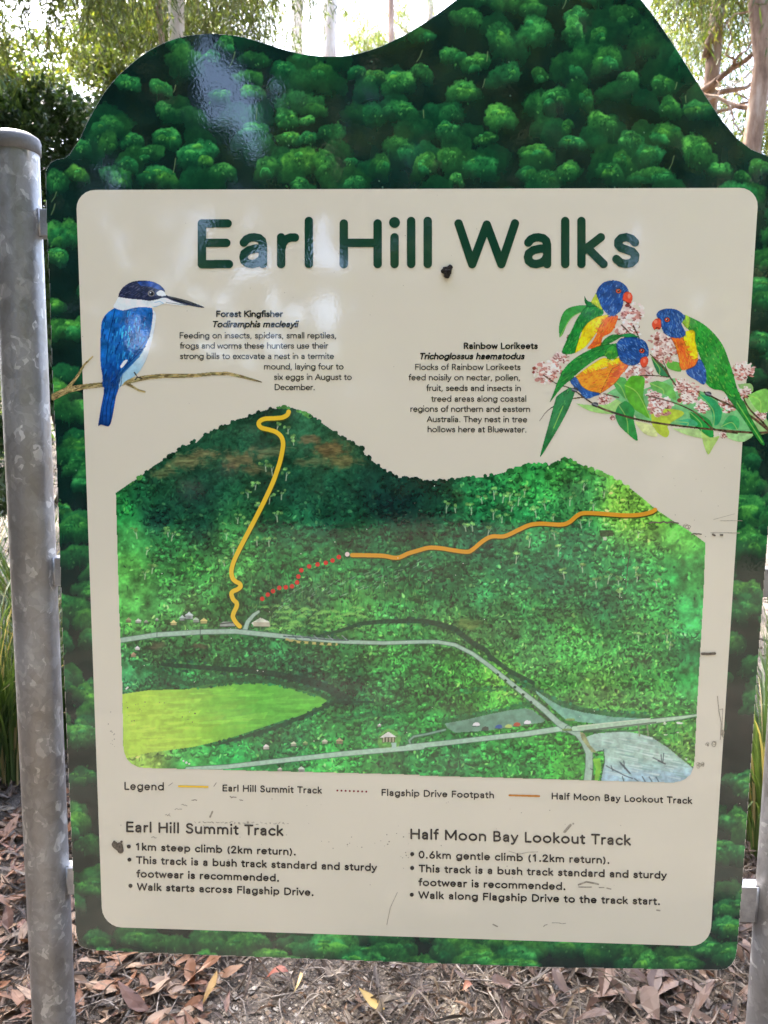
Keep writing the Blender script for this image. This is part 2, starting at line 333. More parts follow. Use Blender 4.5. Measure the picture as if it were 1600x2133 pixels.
# ------------------------------------------------------------------ the stroke alphabet
def el(cx, cy, rx, ry, a0=0, a1=360, n=22):
    t = np.radians(np.linspace(a0, a1, n)); return [(cx + rx * math.cos(q), cy + ry * math.sin(q)) for q in t]
_arch = lambda x, wd: [(x, .24)] + el(x + wd/2, .28, wd/2, .18, 175, 5, 10) + [(x + wd, .26), (x + wd, 0)]
G = {
 'a': (.49, [[(.09,.37),(.13,.425),(.19,.455),(.25,.46),(.32,.445),(.365,.40),(.38,.33),(.38,0)], [(.38,.27),(.27,.265),(.17,.24),(.10,.185),(.085,.12),(.10,.055),(.15,.012),(.215,0),(.29,.02),(.35,.07),(.38,.14)]]),
 'b': (.59, [[(.08,.74),(.08,0)], el(.30,.23,.22,.23)]),
 'c': (.48, [el(.28,.23,.22,.23,45,315)]),
 'd': (.59, [[(.51,.74),(.51,0)], el(.29,.23,.22,.23)]),
 'e': (.55, [[(.065,.235)] + el(.275,.23,.21,.23,2,318)]),
 'f': (.29, [[(.14,0),(.14,.60),(.155,.68),(.20,.73),(.28,.735)], [(.03,.46),(.27,.46)]]),
 'g': (.59, [el(.29,.23,.22,.23), [(.51,.46),(.51,0)] + el(.30,0,.21,.20,0,-150,12)]),
 'h': (.53, [[(.08,.74),(.08,0)], _arch(.08,.37)]),
 'i': (.17, [[(.085,.46),(.085,0)], [(.085,.715)]]),
 'k': (.47, [[(.08,.74),(.08,0)], [(.38,.46),(.09,.21)], [(.17,.28),(.42,0)]]),
 'l': (.17, [[(.085,.74),(.085,0)]]),
 'm': (.83, [[(.08,.46),(.08,0)], _arch(.08,.33), _arch(.41,.33)]),
 'n': (.53, [[(.08,.46),(.08,0)], _arch(.08,.37)]),
 'o': (.60, [el(.30,.23,.235,.23)]),
 'p': (.59, [[(.08,.46),(.08,-.2)], el(.30,.23,.22,.23)]),
 'r': (.33, [[(.08,.46),(.08,0)], [(.08,.24),(.10,.35),(.15,.425),(.22,.455),(.29,.455)]]),
 's': (.43, [[(.35,.37),(.30,.43),(.22,.46),(.14,.445),(.095,.39),(.095,.33),(.14,.275),(.22,.245),(.31,.21),(.355,.15),(.345,.07),(.29,.015),(.21,0),(.13,.02),(.065,.085)]]),
 't': (.32, [[(.14,.60),(.14,.11),(.155,.04),(.20,.0),(.28,.01)], [(.03,.46),(.28,.46)]]),
 'u': (.53, [[(.08,.46),(.08,.20)] + el(.265,.18,.185,.18,185,355,10) + [(.45,.22)], [(.45,.46),(.45,0)]]),
 'v': (.45, [[(.03,.46),(.225,0),(.42,.46)]]),
 'w': (.68, [[(.03,.46),(.185,0),(.34,.44),(.495,0),(.65,.46)]]),
 'x': (.45, [[(.04,.46),(.41,0)], [(.41,.46),(.04,0)]]),
 'y': (.46, [[(.03,.46),(.235,0)], [(.43,.46),(.20,-.09),(.15,-.175),(.09,-.205),(.04,-.195)]]),
 'A': (.64, [[(.03,0),(.32,.70),(.61,0)], [(.13,.235),(.51,.235)]]),
 'B': (.58, [[(.09,0),(.09,.70),(.29,.70),(.39,.675),(.445,.61),(.445,.47),(.39,.40),(.29,.375),(.09,.375)], [(.29,.375),(.41,.345),(.49,.27),(.49,.12),(.42,.03),(.30,0),(.09,0)]]),
 'D': (.70, [[(.09,0),(.09,.70),(.28,.70)] + el(.28,.35,.35,.35,85,-85,16) + [(.28,0),(.09,0)]]),
 'E': (.55, [[(.48,.70),(.09,.70),(.09,0),(.50,0)], [(.09,.365),(.46,.365)]]),
 'F': (.51, [[(.46,.70),(.09,.70),(.09,0)], [(.09,.365),(.43,.365)]]),
 'H': (.70, [[(.09,.70),(.09,0)], [(.61,.70),(.61,0)], [(.09,.365),(.61,.365)]]),
 'K': (.61, [[(.09,.70),(.09,0)], [(.54,.70),(.10,.34)], [(.20,.42),(.57,0)]]),
 'L': (.47, [[(.09,.70),(.09,0),(.43,0)]]),
 'M': (.85, [[(.09,0),(.09,.70),(.425,.12),(.76,.70),(.76,0)]]),
 'R': (.58, [[(.09,0),(.09,.70),(.29,.70),(.41,.67),(.47,.58),(.47,.47),(.41,.38),(.29,.35),(.09,.35)], [(.29,.35),(.51,0)]]),
 'S': (.54, [[(.45,.59),(.39,.66),(.29,.70),(.18,.69),(.11,.63),(.095,.54),(.13,.45),(.22,.39),(.33,.35),(.43,.29),(.47,.19),(.44,.08),(.36,.015),(.25,0),(.14,.025),(.07,.11)]]),
 'T': (.56, [[(.03,.70),(.53,.70)], [(.28,.70),(.28,0)]]),
 'W': (.93, [[(.03,.70),(.24,0),(.465,.68),(.69,0),(.90,.70)]]),
 '0': (.56, [el(.28,.35,.21,.35)]),
 '1': (.56, [[(.14,.55),(.31,.70),(.31,0)]]),
 '2': (.56, [[(.08,.53),(.12,.64),(.20,.695),(.30,.70),(.40,.65),(.44,.54),(.41,.43),(.33,.32),(.08,0),(.48,0)]]),
 '6': (.56, [el(.28,.20,.20,.20), [(.10,.28),(.36,.70)]]),
 '.': (.24, [[(.12,.012)]]), ',': (.24, [[(.13,.02),(.07,-.12)]]),
 '(': (.29, [el(.46,.27,.34,.52,135,225,12)]), ')': (.29, [el(-.17,.27,.34,.52,-45,45,12)]), ' ': (.27, []),
}
TRACE = False
def setline(text, x0, x1, yb0, yb1, em, wid, slant=0., track=0.):
    """strokes of one line of text fitted between x0 and x1 (photo px)"""
    pen = 0; L = []
    for ch in text:
        adv, sts = G[ch]
        for st in sts: L.append(([((px + pen) + slant * py, py) for px, py in st], 1.3 if (len(st) == 1) else 1.))
        pen += adv + track
    P = np.array([p for l, _ in L for p in l]); lo, hi = P[:, 0].min(), P[:, 0].max()
    nat = (x1 - x0 - wid) / em                 # keep the letters' own width, take up the slack between them
    if track == 0. and len(text) > 1:
        tr = max(-.05, min(.085, (nat / 1.09 - (hi - lo)) / (len(text) - 1)))
        if abs(tr) > 1e-4: return setline(text, x0, x1, yb0, yb1, em, wid, slant, tr)
    k = (x1 - x0 - wid) / (hi - lo); out = []
    if TRACE: print('TEXT', text[:14], 'k/em %.3f track %.3f' % (k / em, track))
    for l, ww in L:
        l = np.array(l); u = (l[:, 0] - lo) * k + wid / 2; t = u / (x1 - x0)
        out.append((np.stack([x0 + u, yb0 + (yb1 - yb0) * t - wid / 2 - l[:, 1] * em], -1), wid * ww))
    return out
#SIGN
# ------------------------------------------------------------------ the sign
sign = empty('information_sign', (0, 0, 0), 'tall information sign about hill walks, hill-shaped green board with cream panel between two steel posts', 'sign')
OUT = [(164,1968),(158,1940),(151,1796),(139,1531),(130,1318),(123,1106),(117.8,953),(109,777),(103.7,601),(97.5,461),(95,369),(96.7,352),(105.5,338),(119.5,331.5),(135,329),(144,322),(154.7,306),(165,292),(182,254),(200,221),(216,194),(235,170),(252,152),(270,135.5),(290,119),(310,105.5),(330,94.5),(350,85.5),(370,79),(390,74.5),(410,71.8),(430,70.5),(450,70.5),(470,71.7),(490,74),(510,77.8),(550,89.5),(590,103),(630,112.8),(670,117.3),(690,118),(710,117.4),(730,115),(750,110.5),(775,103),(800,93.5),(840,74.5),(880,50.5),(920,23),(950,0),(1000,-34),(1060,-64),(1110,-76),(1160,-78),(1220,-68),(1280,-43),(1310,-23),(1337,1),(1365,37),(1400,88),(1435,143),(1470,200),(1505,252),(1535,288),(1565,311),(1600,325),(1625,331),(1641,340),(1650,354),(1653,372),(1651,400),(1640,560),(1618,855),(1595,1172),(1577,1405),(1561,1640),(1547,1837),(1541.5,1904),(1536,1975),(1532,1996),(1524,2010),(1513,2018),(1498,2021),(1480,2020.5),(1150,2015),(800,2003),(400,1988.5),(200,1979.5),(183,1977),(171,1973)]
def slab(name, pts, y0, y1, mat, parent):
    P0 = onsign(*np.array(pts, float).T, y0); P1 = onsign(*np.array(pts, float).T, y1); n = len(pts); m = MB()
    m.add(np.vstack([P0, P1]), [tuple(range(n - 1, -1, -1)), tuple(range(n, 2 * n))] + [(i, (i + 1) % n, (i + 1) % n + n, i + n) for i in range(n)])
    return m.build(name, mat, parent)
board = slab('board', OUT, 0.0, .0045, MAT['edge'], sign)

# painted treetops round the border: soft domes, bright on top, fading into dark green
def rounded(c, rx, k=7):                       # c: corners TL, TR, BR, BL
    o = []
    for i in range(4):
        p, a, b = np.array(c[i], float), np.array(c[i - 1], float), np.array(c[(i + 1) % 4], float)
        u = (a - p) / np.linalg.norm(a - p) * rx; v = (b - p) / np.linalg.norm(b - p) * rx
        for t in np.linspace(0, 1, k):
            ang = t * math.pi / 2; o.append(tuple(p + u * (1 - math.sin(ang)) + v * (1 - math.cos(ang))))
    return o
CREAM = rounded([(158.7, 396), (1580.3, 391.5), (1478.5, 1971), (213.9, 1930)], 40)
cv = Canvas(88, -86, 1660, 2028, .72)
lw = 1 - smooth(300, 1000, cv.X)
cv.c[:] = (np.array([12, 38, 34]) / 255.) * (1 + .10 * nz(NZL, cv.X, cv.Y, .7)[..., None])
cv.c[:] = np.clip(cv.c, 0, 1)
inB = np.zeros(cv.a.shape, bool); inB = cv.inside(OUT, (slice(0, cv.h), slice(0, cv.w)))
inC = cv.inside(rounded([(168, 406), (1571, 401), (1469, 1961), (223, 1920)], 40), (slice(0, cv.h), slice(0, cv.w)))
cv.a[inB & ~inC] = 1
D1 = [(775,260,150,110,.35),(735,190,90,60,.4),(880,240,70,50,.6),(935,190,80,60,.55),(535,350,95,60,.7),(670,375,90,65,.6),(1040,330,120,60,.55),(1055,385,100,50,.65),(1180,285,90,50,.5),(1345,310,100,80,.35),(920,405,90,60,.5),(450,540,130,80,.5),(555,590,100,60,.65),(450,600,80,80,.4),(630,640,110,60,.45),(700,570,120,60,.6),(820,650,150,100,.7),(685,460,80,60,.45),(340,610,80,50,.6),(320,730,100,60,.7),(240,760,90,80,.5),(480,740,120,80,.6),(530,690,90,60,.5),(650,740,160,80,.5),(930,720,110,70,.6),(1110,700,100,80,.5),(1060,545,110,60,.55),(1190,500,100,70,.55),(1280,505,60,35,.75),(1195,580,100,50,.65),(1280,580,80,50,.6),(1250,440,200,90,.4),(1380,560,110,70,.45),(1260,690,160,120,.65),(1360,690,90,100,.6),(1480,765,90,50,.6),(1490,305,80,50,.45),(1560,320,90,50,.6),(1560,480,100,90,.4),(1460,675,60,30,.5),(1580,690,80,90,.4),(1250,770,80,50,.55),(1290,240,120,70,.3),(1060,250,130,60,.35)]
D2 = [(340,80,130,70,.5),(490,180,110,130,.5),(630,150,140,120,.55),(790,150,90,110,.6),(800,65,90,60,.6),(890,150,70,60,.5),(1090,170,150,120,.25),(150,150,110,60,.35),(285,240,100,70,.5),(385,265,110,80,.55),(160,310,90,70,.55),(60,350,130,90,.65),(500,320,140,90,.5),(650,315,60,60,.3),(805,310,70,60,.4),(930,260,130,100,.5),(1020,330,90,50,.65),(1160,360,100,70,.5),(335,390,150,80,.5),(715,410,110,70,.55),(620,460,80,110,.35),(840,420,60,70,.4),(70,470,140,80,.45),(275,480,100,60,.4),(490,500,130,100,.6),(1190,460,90,90,.5),(1300,460,130,60,.5),(270,545,110,60,.6),(430,580,100,50,.5),(765,530,50,50,.5),(780,595,110,50,.6),(910,520,130,90,.55),(1030,590,100,70,.55),(630,640,130,60,.65),(1180,570,140,90,.5),(1310,640,130,130,.65),(1100,650,110,80,.45),(270,660,100,80,.5),(170,700,100,100,.55),(400,700,140,80,.55),(60,620,130,80,.45),(940,720,110,70,.55),(985,670,80,60,.45),(770,720,100,80,.5),(680,745,90,60,.45),(1120,735,180,60,.45),(1400,710,100,50,.6),(1560,700,80,60,.5),(590,730,80,60,.4),(300,750,60,50,.7),(1490,740,70,40,.5),(560,20,180,80,.5),(440,10,120,70,.3),(700,-40,140,90,.5),(880,-20,130,80,.4),(600,-90,140,90,.5),(1000,70,120,80,.3),(1230,250,90,80,.35)]
domes = [(x/2, y/2, w/2, h/2, b) for x, y, w, h, b in D1] + [(800 + x/2, y/2, w/2, h/2, b) for x, y, w, h, b in D2]
for i in range(64): domes.append((rng.uniform(105, 205), rng.uniform(400, 1960), rng.uniform(50, 88), rng.uniform(30, 50), rng.uniform(.3, .62)))
for i in range(74): domes.append((rng.uniform(1480, 1640), rng.uniform(400, 1990), rng.uniform(50, 90), rng.uniform(32, 52), rng.uniform(.26, .56)))
for i in range(76): domes.append((rng.uniform(190, 1520), rng.uniform(1925, 2022), rng.uniform(56, 100), rng.uniform(30, 48), rng.uniform(.34, .66)))
under = [(rng.uniform(120, 1620), rng.uniform(-60, 420), rng.uniform(50, 100), rng.uniform(40, 70), rng.uniform(.08, .24)) for i in range(130)]
def dome(x, y, w, h, b):
    w *= 1.1; h *= 1.2; y += h * .06
    W = cv.win(x - w * .75, y - h * .8, x + w * .75, y + h * 1.4)
    X, Y = cv.X[W], cv.Y[W]
    if X.size == 0: return
    sk = rng.uniform(-.25, .25); sgn = rng.choice([-1, 1]); yl = rng.random(); th = np.arctan2(Y - y, X - x); ph = rng.uniform(0, 6, 3)
    dx = (X - x - sk * (Y - y)) / (w / 2); dy = (Y - y) / (h * .62); dy = np.where(dy > 0, dy * .62, dy)
    r = np.hypot(dx, dy) * (1 + .06 * np.sin(3 * th + ph[0]) + .035 * np.sin(5 * th + ph[1])) + .06 * nz(NZM, X, Y, 1.15) + .03 * nz(NZF, X, Y, 1.1)
    fade = 1 - smooth(-.35, .95, (Y - y) / (h * .62) + .12 * nz(NZM, X, Y, 1.2) + .25 * dx * sgn)
    m = smooth(1.05, .86, r) * rng.uniform(.8, 1) * np.clip(fade, 0, 1)
    v = (Y - y) / (h * .62); tl = smooth(.75, -1., v + .25 * dx * sgn); rim = smooth(.5, .92, r) * smooth(.1, -.6, v)
    lum = b * (.30 + .72 * tl + .22 * rim) * (1 + .20 * nz(NZM, X, Y * .8, 1.) + .13 * nz(NZF, X, Y, 1.1))
    hot = np.exp(-((X - x - sgn * rng.uniform(-.1, .28) * w) ** 2 / (w * .17) ** 2 + (Y - y + h * rng.uniform(.1, .42)) ** 2 / (h * .17) ** 2)) * smooth(-.3, .8, nz(NZM, X, Y, 1.1))
    lum = lum + hot * b * rng.uniform(.15, 1.0)
    lum = np.clip(lum, 0, 1.1)[..., None]
    c = np.array([12, 52, 38.]) * (1 - lum) + np.array([56 + 42 * yl, 184 + 8 * yl, 96 - 26 * yl]) * lum + np.array([38, 14, 10.]) * np.clip(lum - .55, 0, 1)
    cv.blend(W, m, np.clip(c / 255., 0, 1), False)
def bush(x, y, w, h, b):
    dome(x, y, w, h, b)
    for k in range(rng.integers(0, 3)):        # smaller lobes on its shoulder
        s_ = rng.uniform(.35, .6); dome(x + w * rng.uniform(-.34, .34), y + h * rng.uniform(-.12, .3), w * s_, h * s_, b * rng.uniform(.9, 1.35))
    for k in range(int(rng.integers(1, 4) * (b > .42))):      # broad soft highlights
        a = R(rng.uniform(215, 325)); q = rng.uniform(.45, .85); px_, py_ = x + w * .5 * q * math.cos(a), y + h * .7 * q * math.sin(a)
        dome(px_, py_ + h * .1, w * rng.uniform(.14, .3), h * rng.uniform(.14, .26), b * rng.uniform(1.1, 1.6))
    for k in range(int(rng.integers(10, 30) * b)):            # stippled leaf spots
        px_, py_ = x + w * rng.normal(0, .24), y - h * .1 + h * rng.normal(0, .26); cv.stroke([(px_, py_), (px_ + rng.uniform(-2, 2), py_ + 2)], rng.uniform(1.6, 4.2), (104, 184, 90) if k % 3 == 0 else (12, 54, 34), rng.uniform(.25, .6), False)
    for k in range(rng.integers(0, 4)):                       # dragged dry-brush streaks down the shaded side
        px_ = x + w * rng.uniform(-.4, .4); cv.stroke([(px_, y), (px_ + rng.uniform(-3, 3), y + h * rng.uniform(.3, .8))], [4, 1.5], (26, 96, 50), .25, False, .3)
for d in sorted(under, key=lambda d: d[1]): dome(*d)
for d in sorted(domes, key=lambda d: d[1] + d[3] * .4): bush(*d)
for x, y, dx, dy in [(490,108,-12,32),(366,178,-4,14),(535,225,-1,24),(366,330,-5,30),(880,105,-12,24),(1016,108,-2,20),(1010,165,-5,18),(882,230,1,16),(1180,-2,-8,20),(1404,325,-10,28),(1410,172,-4,14),(1428,200,1,14),(118,400,-10,20),(115,425,-8,22)]:
    cv.stroke([(x, y), (x + dx * .4, y + dy * .55), (x + dx, y + dy)], [2.2, 1.5], (165, 180, 120), .6, False)
for i in range(60):
    x, y = rng.uniform(110, 1640), rng.uniform(0, 2010); cv.stroke([(x, y), (x + 1, y + 1)], 2.0, (150, 190, 160), .7, False)
cv.mesh('forest_painting', -.0004, board, GAIN * .84); del cv

panel = slab('cream_panel', CREAM, -.0009, -.0006, MAT['cream'], sign)

# ---- lettering
YT = -.0016
L = []
for t, x0, x1 in (('Earl', 412.4, 652.5), ('Hill', 707.7, 899.8), ('Walks', 946.5, 1331.5)): L += setline(t, x0, x1, 559.5, 559, 121, 17.5)
ink('title_lettering', L, 'title', panel, YT)
BODY = [
 ('kingfisher_text', [('Forest Kingfisher',451,590,661,661,16,2.7,0),('Todiramphis macleayii',444,623,682.4,682.4,16,2.7,.2),
   ('Feeding on insects, spiders, small reptiles,',375,700.5,705.3,705.3,16,1.75,0),('frogs and worms these hunters use their',375,684,726.6,726.6,16,1.75,0),
   ('strong bills to excavate a nest in a termite',375.4,696,748.3,748.3,16,1.75,0),('mound, laying four to',550.5,716,770,770,16,1.75,0),
   ('six eggs in August to',571,733,791.6,791.8,16,1.75,0),('December.',572.6,655.5,812.9,813,16,1.75,0)]),
 ('lorikeet_text', [('Rainbow Lorikeets',966,1120,727.5,727.5,16,2.7,0),('Trichoglossus haematodus',875,1093,749,749,16,2.7,.2),
   ('Flocks of Rainbow Lorikeets',865,1084,771,771,16,1.75,0),('feed noisily on nectar, pollen,',851,1083,792.5,793,16,1.75,0),('fruit, seeds and insects in',888,1085,814.5,815,16,1.75,0),
   ('treed areas along coastal',898,1096,837,837,16,1.75,0),('regions of northern and eastern',855,1104,858,858.5,16,1.75,0),('Australia. They nest in tree',889,1098,879.5,880,16,1.75,0),('hollows here at Bluewater.',891,1096,900.5,901,16,1.75,0)]),
 ('legend_text', [('Legend',260,342,1644.5,1646,20.5,2.6,0),('Earl Hill Summit Track',464,671,1647.7,1652.6,17,2.5,0),('Flagship Drive Footpath',795,1029,1657,1662.5,17,2.5,0),('Half Moon Bay Lookout Track',1149,1441.5,1664.4,1674,17,2.5,0)]),
 ('summit_track_text', [('Earl Hill Summit Track',263.5,591,1732.6,1740.7,26.5,3.9,0),('1km steep climb (2km return).',283.4,616,1770.5,1781,18.6,3.05,0),
   ('This track is a bush track standard and sturdy',284,785.6,1798.4,1814,18.6,3.05,0),('footwear is recommended.',284.6,581,1826.7,1835.5,18.6,3.05,0),('Walk starts across Flagship Drive.',285.7,653,1853.8,1865.4,18.6,3.05,0)]),
 ('lookout_track_text', [('Half Moon Bay Lookout Track',855,1314,1747.2,1760.5,26.5,3.9,0),('0.6km gentle climb (1.2km return).',872,1268.5,1787,1798.5,18.6,3.05,0),
   ('This track is a bush track standard and sturdy',872,1388.6,1816,1830,18.6,3.05,0),('footwear is recommended.',871.4,1177,1844.5,1853.2,18.6,3.05,0),('Walk along Flagship Drive to the track start.',871.4,1373.7,1871,1884.3,18.6,3.05,0)]),
]
DOTS = {'summit_track_text': [(269, 1762.4), (270.3, 1789.7), (272.5, 1844)], 'lookout_track_text': [(858.6, 1778), (858.6, 1807), (857.8, 1862.6)]}
for name, lines in BODY:
    L = []
    for t, x0, x1, ya, yb, em, wd, sl_ in lines: L += setline(t, x0, x1, ya, yb, em, wd, sl_)
    for p in DOTS.get(name, ()): L.append(([p], 8.5))
    ink(name, L, 'ink', panel, YT)
ink('summit_track_key', [([(373.5, 1637), (433, 1638.2)], 4.2)], 'yellow', panel, YT)
ink('footpath_key', [([(703 + i * 8.6, 1645.8 + i * .33)], 4.2) for i in range(8)], 'maroon', panel, YT)
ink('lookout_track_key', [([(1061, 1655.8), (1123, 1657.4)], 4.0)], 'ochre', panel, YT)

# ---- the painted map
C1 = lambda pts: [(230 + x / 2.4615, 830 + y / 2.4615) for x, y in pts]
C2 = lambda pts: [(850 + x / 2.4615, 930 + y / 2.4615) for x, y in pts]
C3 = lambda pts: [(230 + x / 2.4615, 1230 + y / 2.4615) for x, y in pts]
C4 = lambda pts: [(850 + x / 2.4615, 1300 + y / 2.4615) for x, y in pts]
MAPO = C1([(28,482),(90,440),(150,402),(220,345),(300,297),(360,255),(400,235),(440,225),(475,190),(530,165),(560,150),(610,130),(650,105),(700,95),(740,75),(790,60),(830,50),(870,52),(895,40),(940,48),(990,70),(1030,90),(1080,120),(1130,155),(1180,190),(1240,225),(1290,250),(1305,285),(1340,315),(1380,345),(1420,375),(1480,405)]) \
  + C2([(0,160),(45,152),(80,175),(200,175),(320,160),(400,155),(470,137),(550,115),(640,85),(700,95),(740,95),(795,62),(830,85),(870,84),(930,110),(1000,140),(1060,165),(1130,205),(1200,260),(1270,320),(1360,380),(1440,430),(1525,492),(1515,760),(1500,1034)]) \
  + C4([(1500,110),(1482,420),(1470,690),(1464,735),(1448,770),(1424,793),(1395,806),(1360,812),(1000,803),(500,788),(0,775)]) + C3([(1600,945),(800,925),(400,915),(180,910),(140,904),(108,888),(84,862),(71,830),(66,800),(60,450),(45,100)])
mv = Canvas(238, 840, 1476, 1636, .85)
CP = '''260 1060 35 140 65;270 1120 70 175 85;265 1180 90 190 80;290 1230 90 195 85;330 1250 70 170 80;255 1290 70 170 70;330 1000 30 90 60;300 1040 25 100 60;330 1080 15 60 50;400 1040 20 75 55;420 1100 20 70 50;560 870 30 85 60;450 910 35 95 65;520 920 35 100 70;640 890 45 110 75;700 940 50 90 60;430 1000 25 75 55;600 1020 25 85 60;700 1010 25 85 60;780 1010 20 70 55;800 1050 10 45 40;850 1040 10 45 40;900 1040 15 60 45;680 1080 20 80 55;600 1100 25 90 55;760 1120 20 85 50;350 1130 30 110 55;400 1180 45 130 55;470 1120 50 120 60;500 1180 60 140 65;600 1180 30 105 50;700 1180 40 120 60;800 1180 35 110 60;900 1200 30 105 60;1000 1040 30 120 65;1100 1000 40 130 60;1170 990 50 140 60;1200 1040 60 145 75;1300 1050 110 175 65;1350 1080 110 185 70;1420 1120 90 180 75;1450 1200 60 165 75;1400 1200 45 150 70;1440 1270 50 160 80;1100 1100 35 120 65;1000 1120 20 80 55;1060 1170 30 100 60;1200 1130 30 110 65;1150 1200 25 95 60;1300 1200 40 130 70;1000 1230 35 120 65;1250 1260 30 105 60;1100 1280 45 130 65;1200 1330 60 150 65;1350 1330 55 150 70;1440 1360 40 140 75;1430 1420 50 160 75;1100 1360 55 130 65;1250 1430 75 150 65;1380 1440 60 150 65;950 1310 60 130 65;1050 1310 50 115 60;650 1250 50 120 70;750 1260 60 140 65;700 1290 65 150 65;850 1260 45 125 60;600 1290 65 140 70;560 1240 30 90 50;450 1240 45 120 55;480 1260 30 85 40;300 1300 75 160 75;400 1290 70 140 70;330 1350 50 110 60;400 1370 30 100 50;550 1370 30 100 55;700 1380 45 130 65;800 1370 60 160 70;650 1400 25 85 55;870 1400 45 140 60;950 1400 60 160 60;800 1440 40 120 60;730 1430 15 75 45;300 1390 50 150 80;270 1410 60 170 100;900 1450 45 130 55;1000 1450 55 150 55;1040 1420 90 170 60;350 1410 25 95 55;1080 1470 60 150 55;700 1510 40 130 60;600 1550 40 130 70;800 1500 40 135 65;900 1490 40 140 60;480 1560 35 150 70;400 1590 60 165 75;300 1580 140 190 80;700 1600 50 150 65;850 1590 40 130 65;950 1580 35 125 65;1050 1570 40 140 60;1150 1560 50 160 60;1180 1590 60 165 60;1100 1600 35 125 55;750 1590 40 140 60;1430 1560 90 160 70;1400 1520 60 140 60'''
CP = np.array([[float(v) for v in q.split()] for q in CP.split(';')])
sx, sy = mv.X[::6, ::6], mv.Y[::6, ::6]; ww = 1 / (((sx[..., None] - CP[:, 0]) ** 2 + (sy[..., None] - CP[:, 1]) ** 2) + 300) ** 1.7
small = (ww[..., None] * CP[:, 2:]).sum(2) / ww.sum(2)[..., None]
ii = np.minimum(np.arange(mv.h) / 6., small.shape[0] - 1.001); jj = np.minimum(np.arange(mv.w) / 6., small.shape[1] - 1.001)
i0, j0 = ii.astype(int), jj.astype(int); fi, fj = (ii - i0)[:, None, None], (jj - j0)[None, :, None]
base = (small[np.ix_(i0, j0)] * (1 - fi) * (1 - fj) + small[np.ix_(i0 + 1, j0)] * fi * (1 - fj) + small[np.ix_(i0, j0 + 1)] * (1 - fi) * fj + small[np.ix_(i0 + 1, j0 + 1)] * fi * fj) / 255.
mask = mv.inside(MAPO, (slice(0, mv.h), slice(0, mv.w))); mv.a[mask] = 1
hb = smooth(1150, 1010, mv.Y) * smooth(1010, 880, mv.X); base = np.clip(base * (1 - .2 * hb[..., None]) * np.array([1.06, 1.0, 1.0]) * (1 + .10 * nz(NZL, mv.X, mv.Y, .8)[..., None]), 0, 1)
mv.c[:] = base * (1 + .13 * nz(NZM, mv.X, mv.Y, .9)[..., None] + .07 * nz(NZF, mv.X, mv.Y, 1.)[..., None])
FIELD = C3([(62,530),(200,510),(400,505),(450,490),(500,480),(620,470),(780,475),(900,490),(1050,525),(1140,575),(1050,620),(900,660),(750,710),(600,760),(430,800),(200,830),(70,862)])
def onmap(x, y):
    i, j = int((y - mv.y0) * mv.ss), int((x - mv.x0) * mv.ss); return (i, j) if 0 <= i < mv.h and 0 <= j < mv.w else None
# leaf dabs
kern = []
for k in range(40):
    g = np.arange(-8, 9); X, Y = np.meshgrid(g, g); t = rng.uniform(0, math.pi); a, b = rng.uniform(2.4, 6.0), rng.uniform(1.6, 3.2)
    u, v = X * math.cos(t) + Y * math.sin(t), -X * math.sin(t) + Y * math.cos(t)
    m = np.clip((1.1 - np.hypot(u / a, v / b)) * 2.2, 0, 1)
    if k % 2: m = m * np.clip(np.hypot(u / a, (v - b * .8) / b) - .5, 0, 1) * 1.4
    kern.append(np.clip(m, 0, 1))
SMOOTH = [(265, 1180, 55, 110), (275, 1250, 60, 50), (1440, 1170, 55, 75), (1450, 1270, 40, 40), (1445, 1400, 40, 60), (1400, 1110, 40, 30), (420, 1590, 160, 14), (270, 1400, 45, 18)]
def dabs(n, dark, size=1., area=None, seed=0):
    r = np.random.default_rng(seed); x0, x1, y0, y1 = area or (242, 1470, 850, 1628)
    xs, ys = r.uniform(x0, x1, n), r.uniform(y0, y1, n); ys.sort(); kk = r.integers(0, len(kern), n); q = r.random(n); q2 = r.random(n); ru = r.random(n)
    for x, y, k, a, b, u in zip(xs, ys, kk, q, q2, ru):
        p = onmap(x, y)
        if p is None or not mask[p]: continue
        i, j = p
        if i < 8 or j < 8 or i > mv.h - 9 or j > mv.w - 9: continue
        sm = max(1 - math.hypot((x - cx) / rx, (y - cy) / ry) for cx, cy, rx, ry in SMOOTH)
        if sm > 0 and u < .9: continue
        c = base[p]; lum = c.sum()
        if dark: c = c * (.36 + .42 * a) * np.array([.85, .9, 1.05])
        else:
            f = 1.0 + a * a * .6; c = c * f + np.array([.11, .11, .03]) * b * b * min(1, lum)
            if b > .95: c = c + np.array([.20, .17, .11]) * min(1, lum)
        W = (slice(i - 8, i + 9), slice(j - 8, j + 9)); mv.blend(W, kern[k] * (.55 + .4 * b), np.clip(c, 0, 1), False)
dabs(5000, True, seed=1); dabs(5000, False, seed=2)
def canopy(n, seed, lo=5, hi=11):              # rounded tree crowns: shadowed foot, leafy lit top
    r = np.random.default_rng(seed); q = np.stack([r.uniform(242, 1470, n), r.uniform(860, 1625, n)], 1); q = q[np.argsort(q[:, 1])]
    for x, y in q:
        p = onmap(x, y)
        if p is None or not mask[p]: continue
        sm = max(1 - math.hypot((x - cx) / rx, (y - cy) / ry) for cx, cy, rx, ry in SMOOTH)
        if sm > 0: continue
        s_ = r.uniform(lo, hi); c = base[p] * 255; k = r.uniform(.8, 1.35)
        mv.poly(el(x + 1, y + s_ * .4, s_ * .95, s_ * .6, n=9), c * .42, .62, .1, False)
        mv.poly(el(x, y, s_ * .8, s_ * .55, n=9), c * k * .95, .6, .16, False)
        mv.poly(el(x - s_ * .2, y - s_ * .2, s_ * .5, s_ * .28, n=8), c * k * 1.25 + np.array([16, 18, 2]), .6, .16, False)
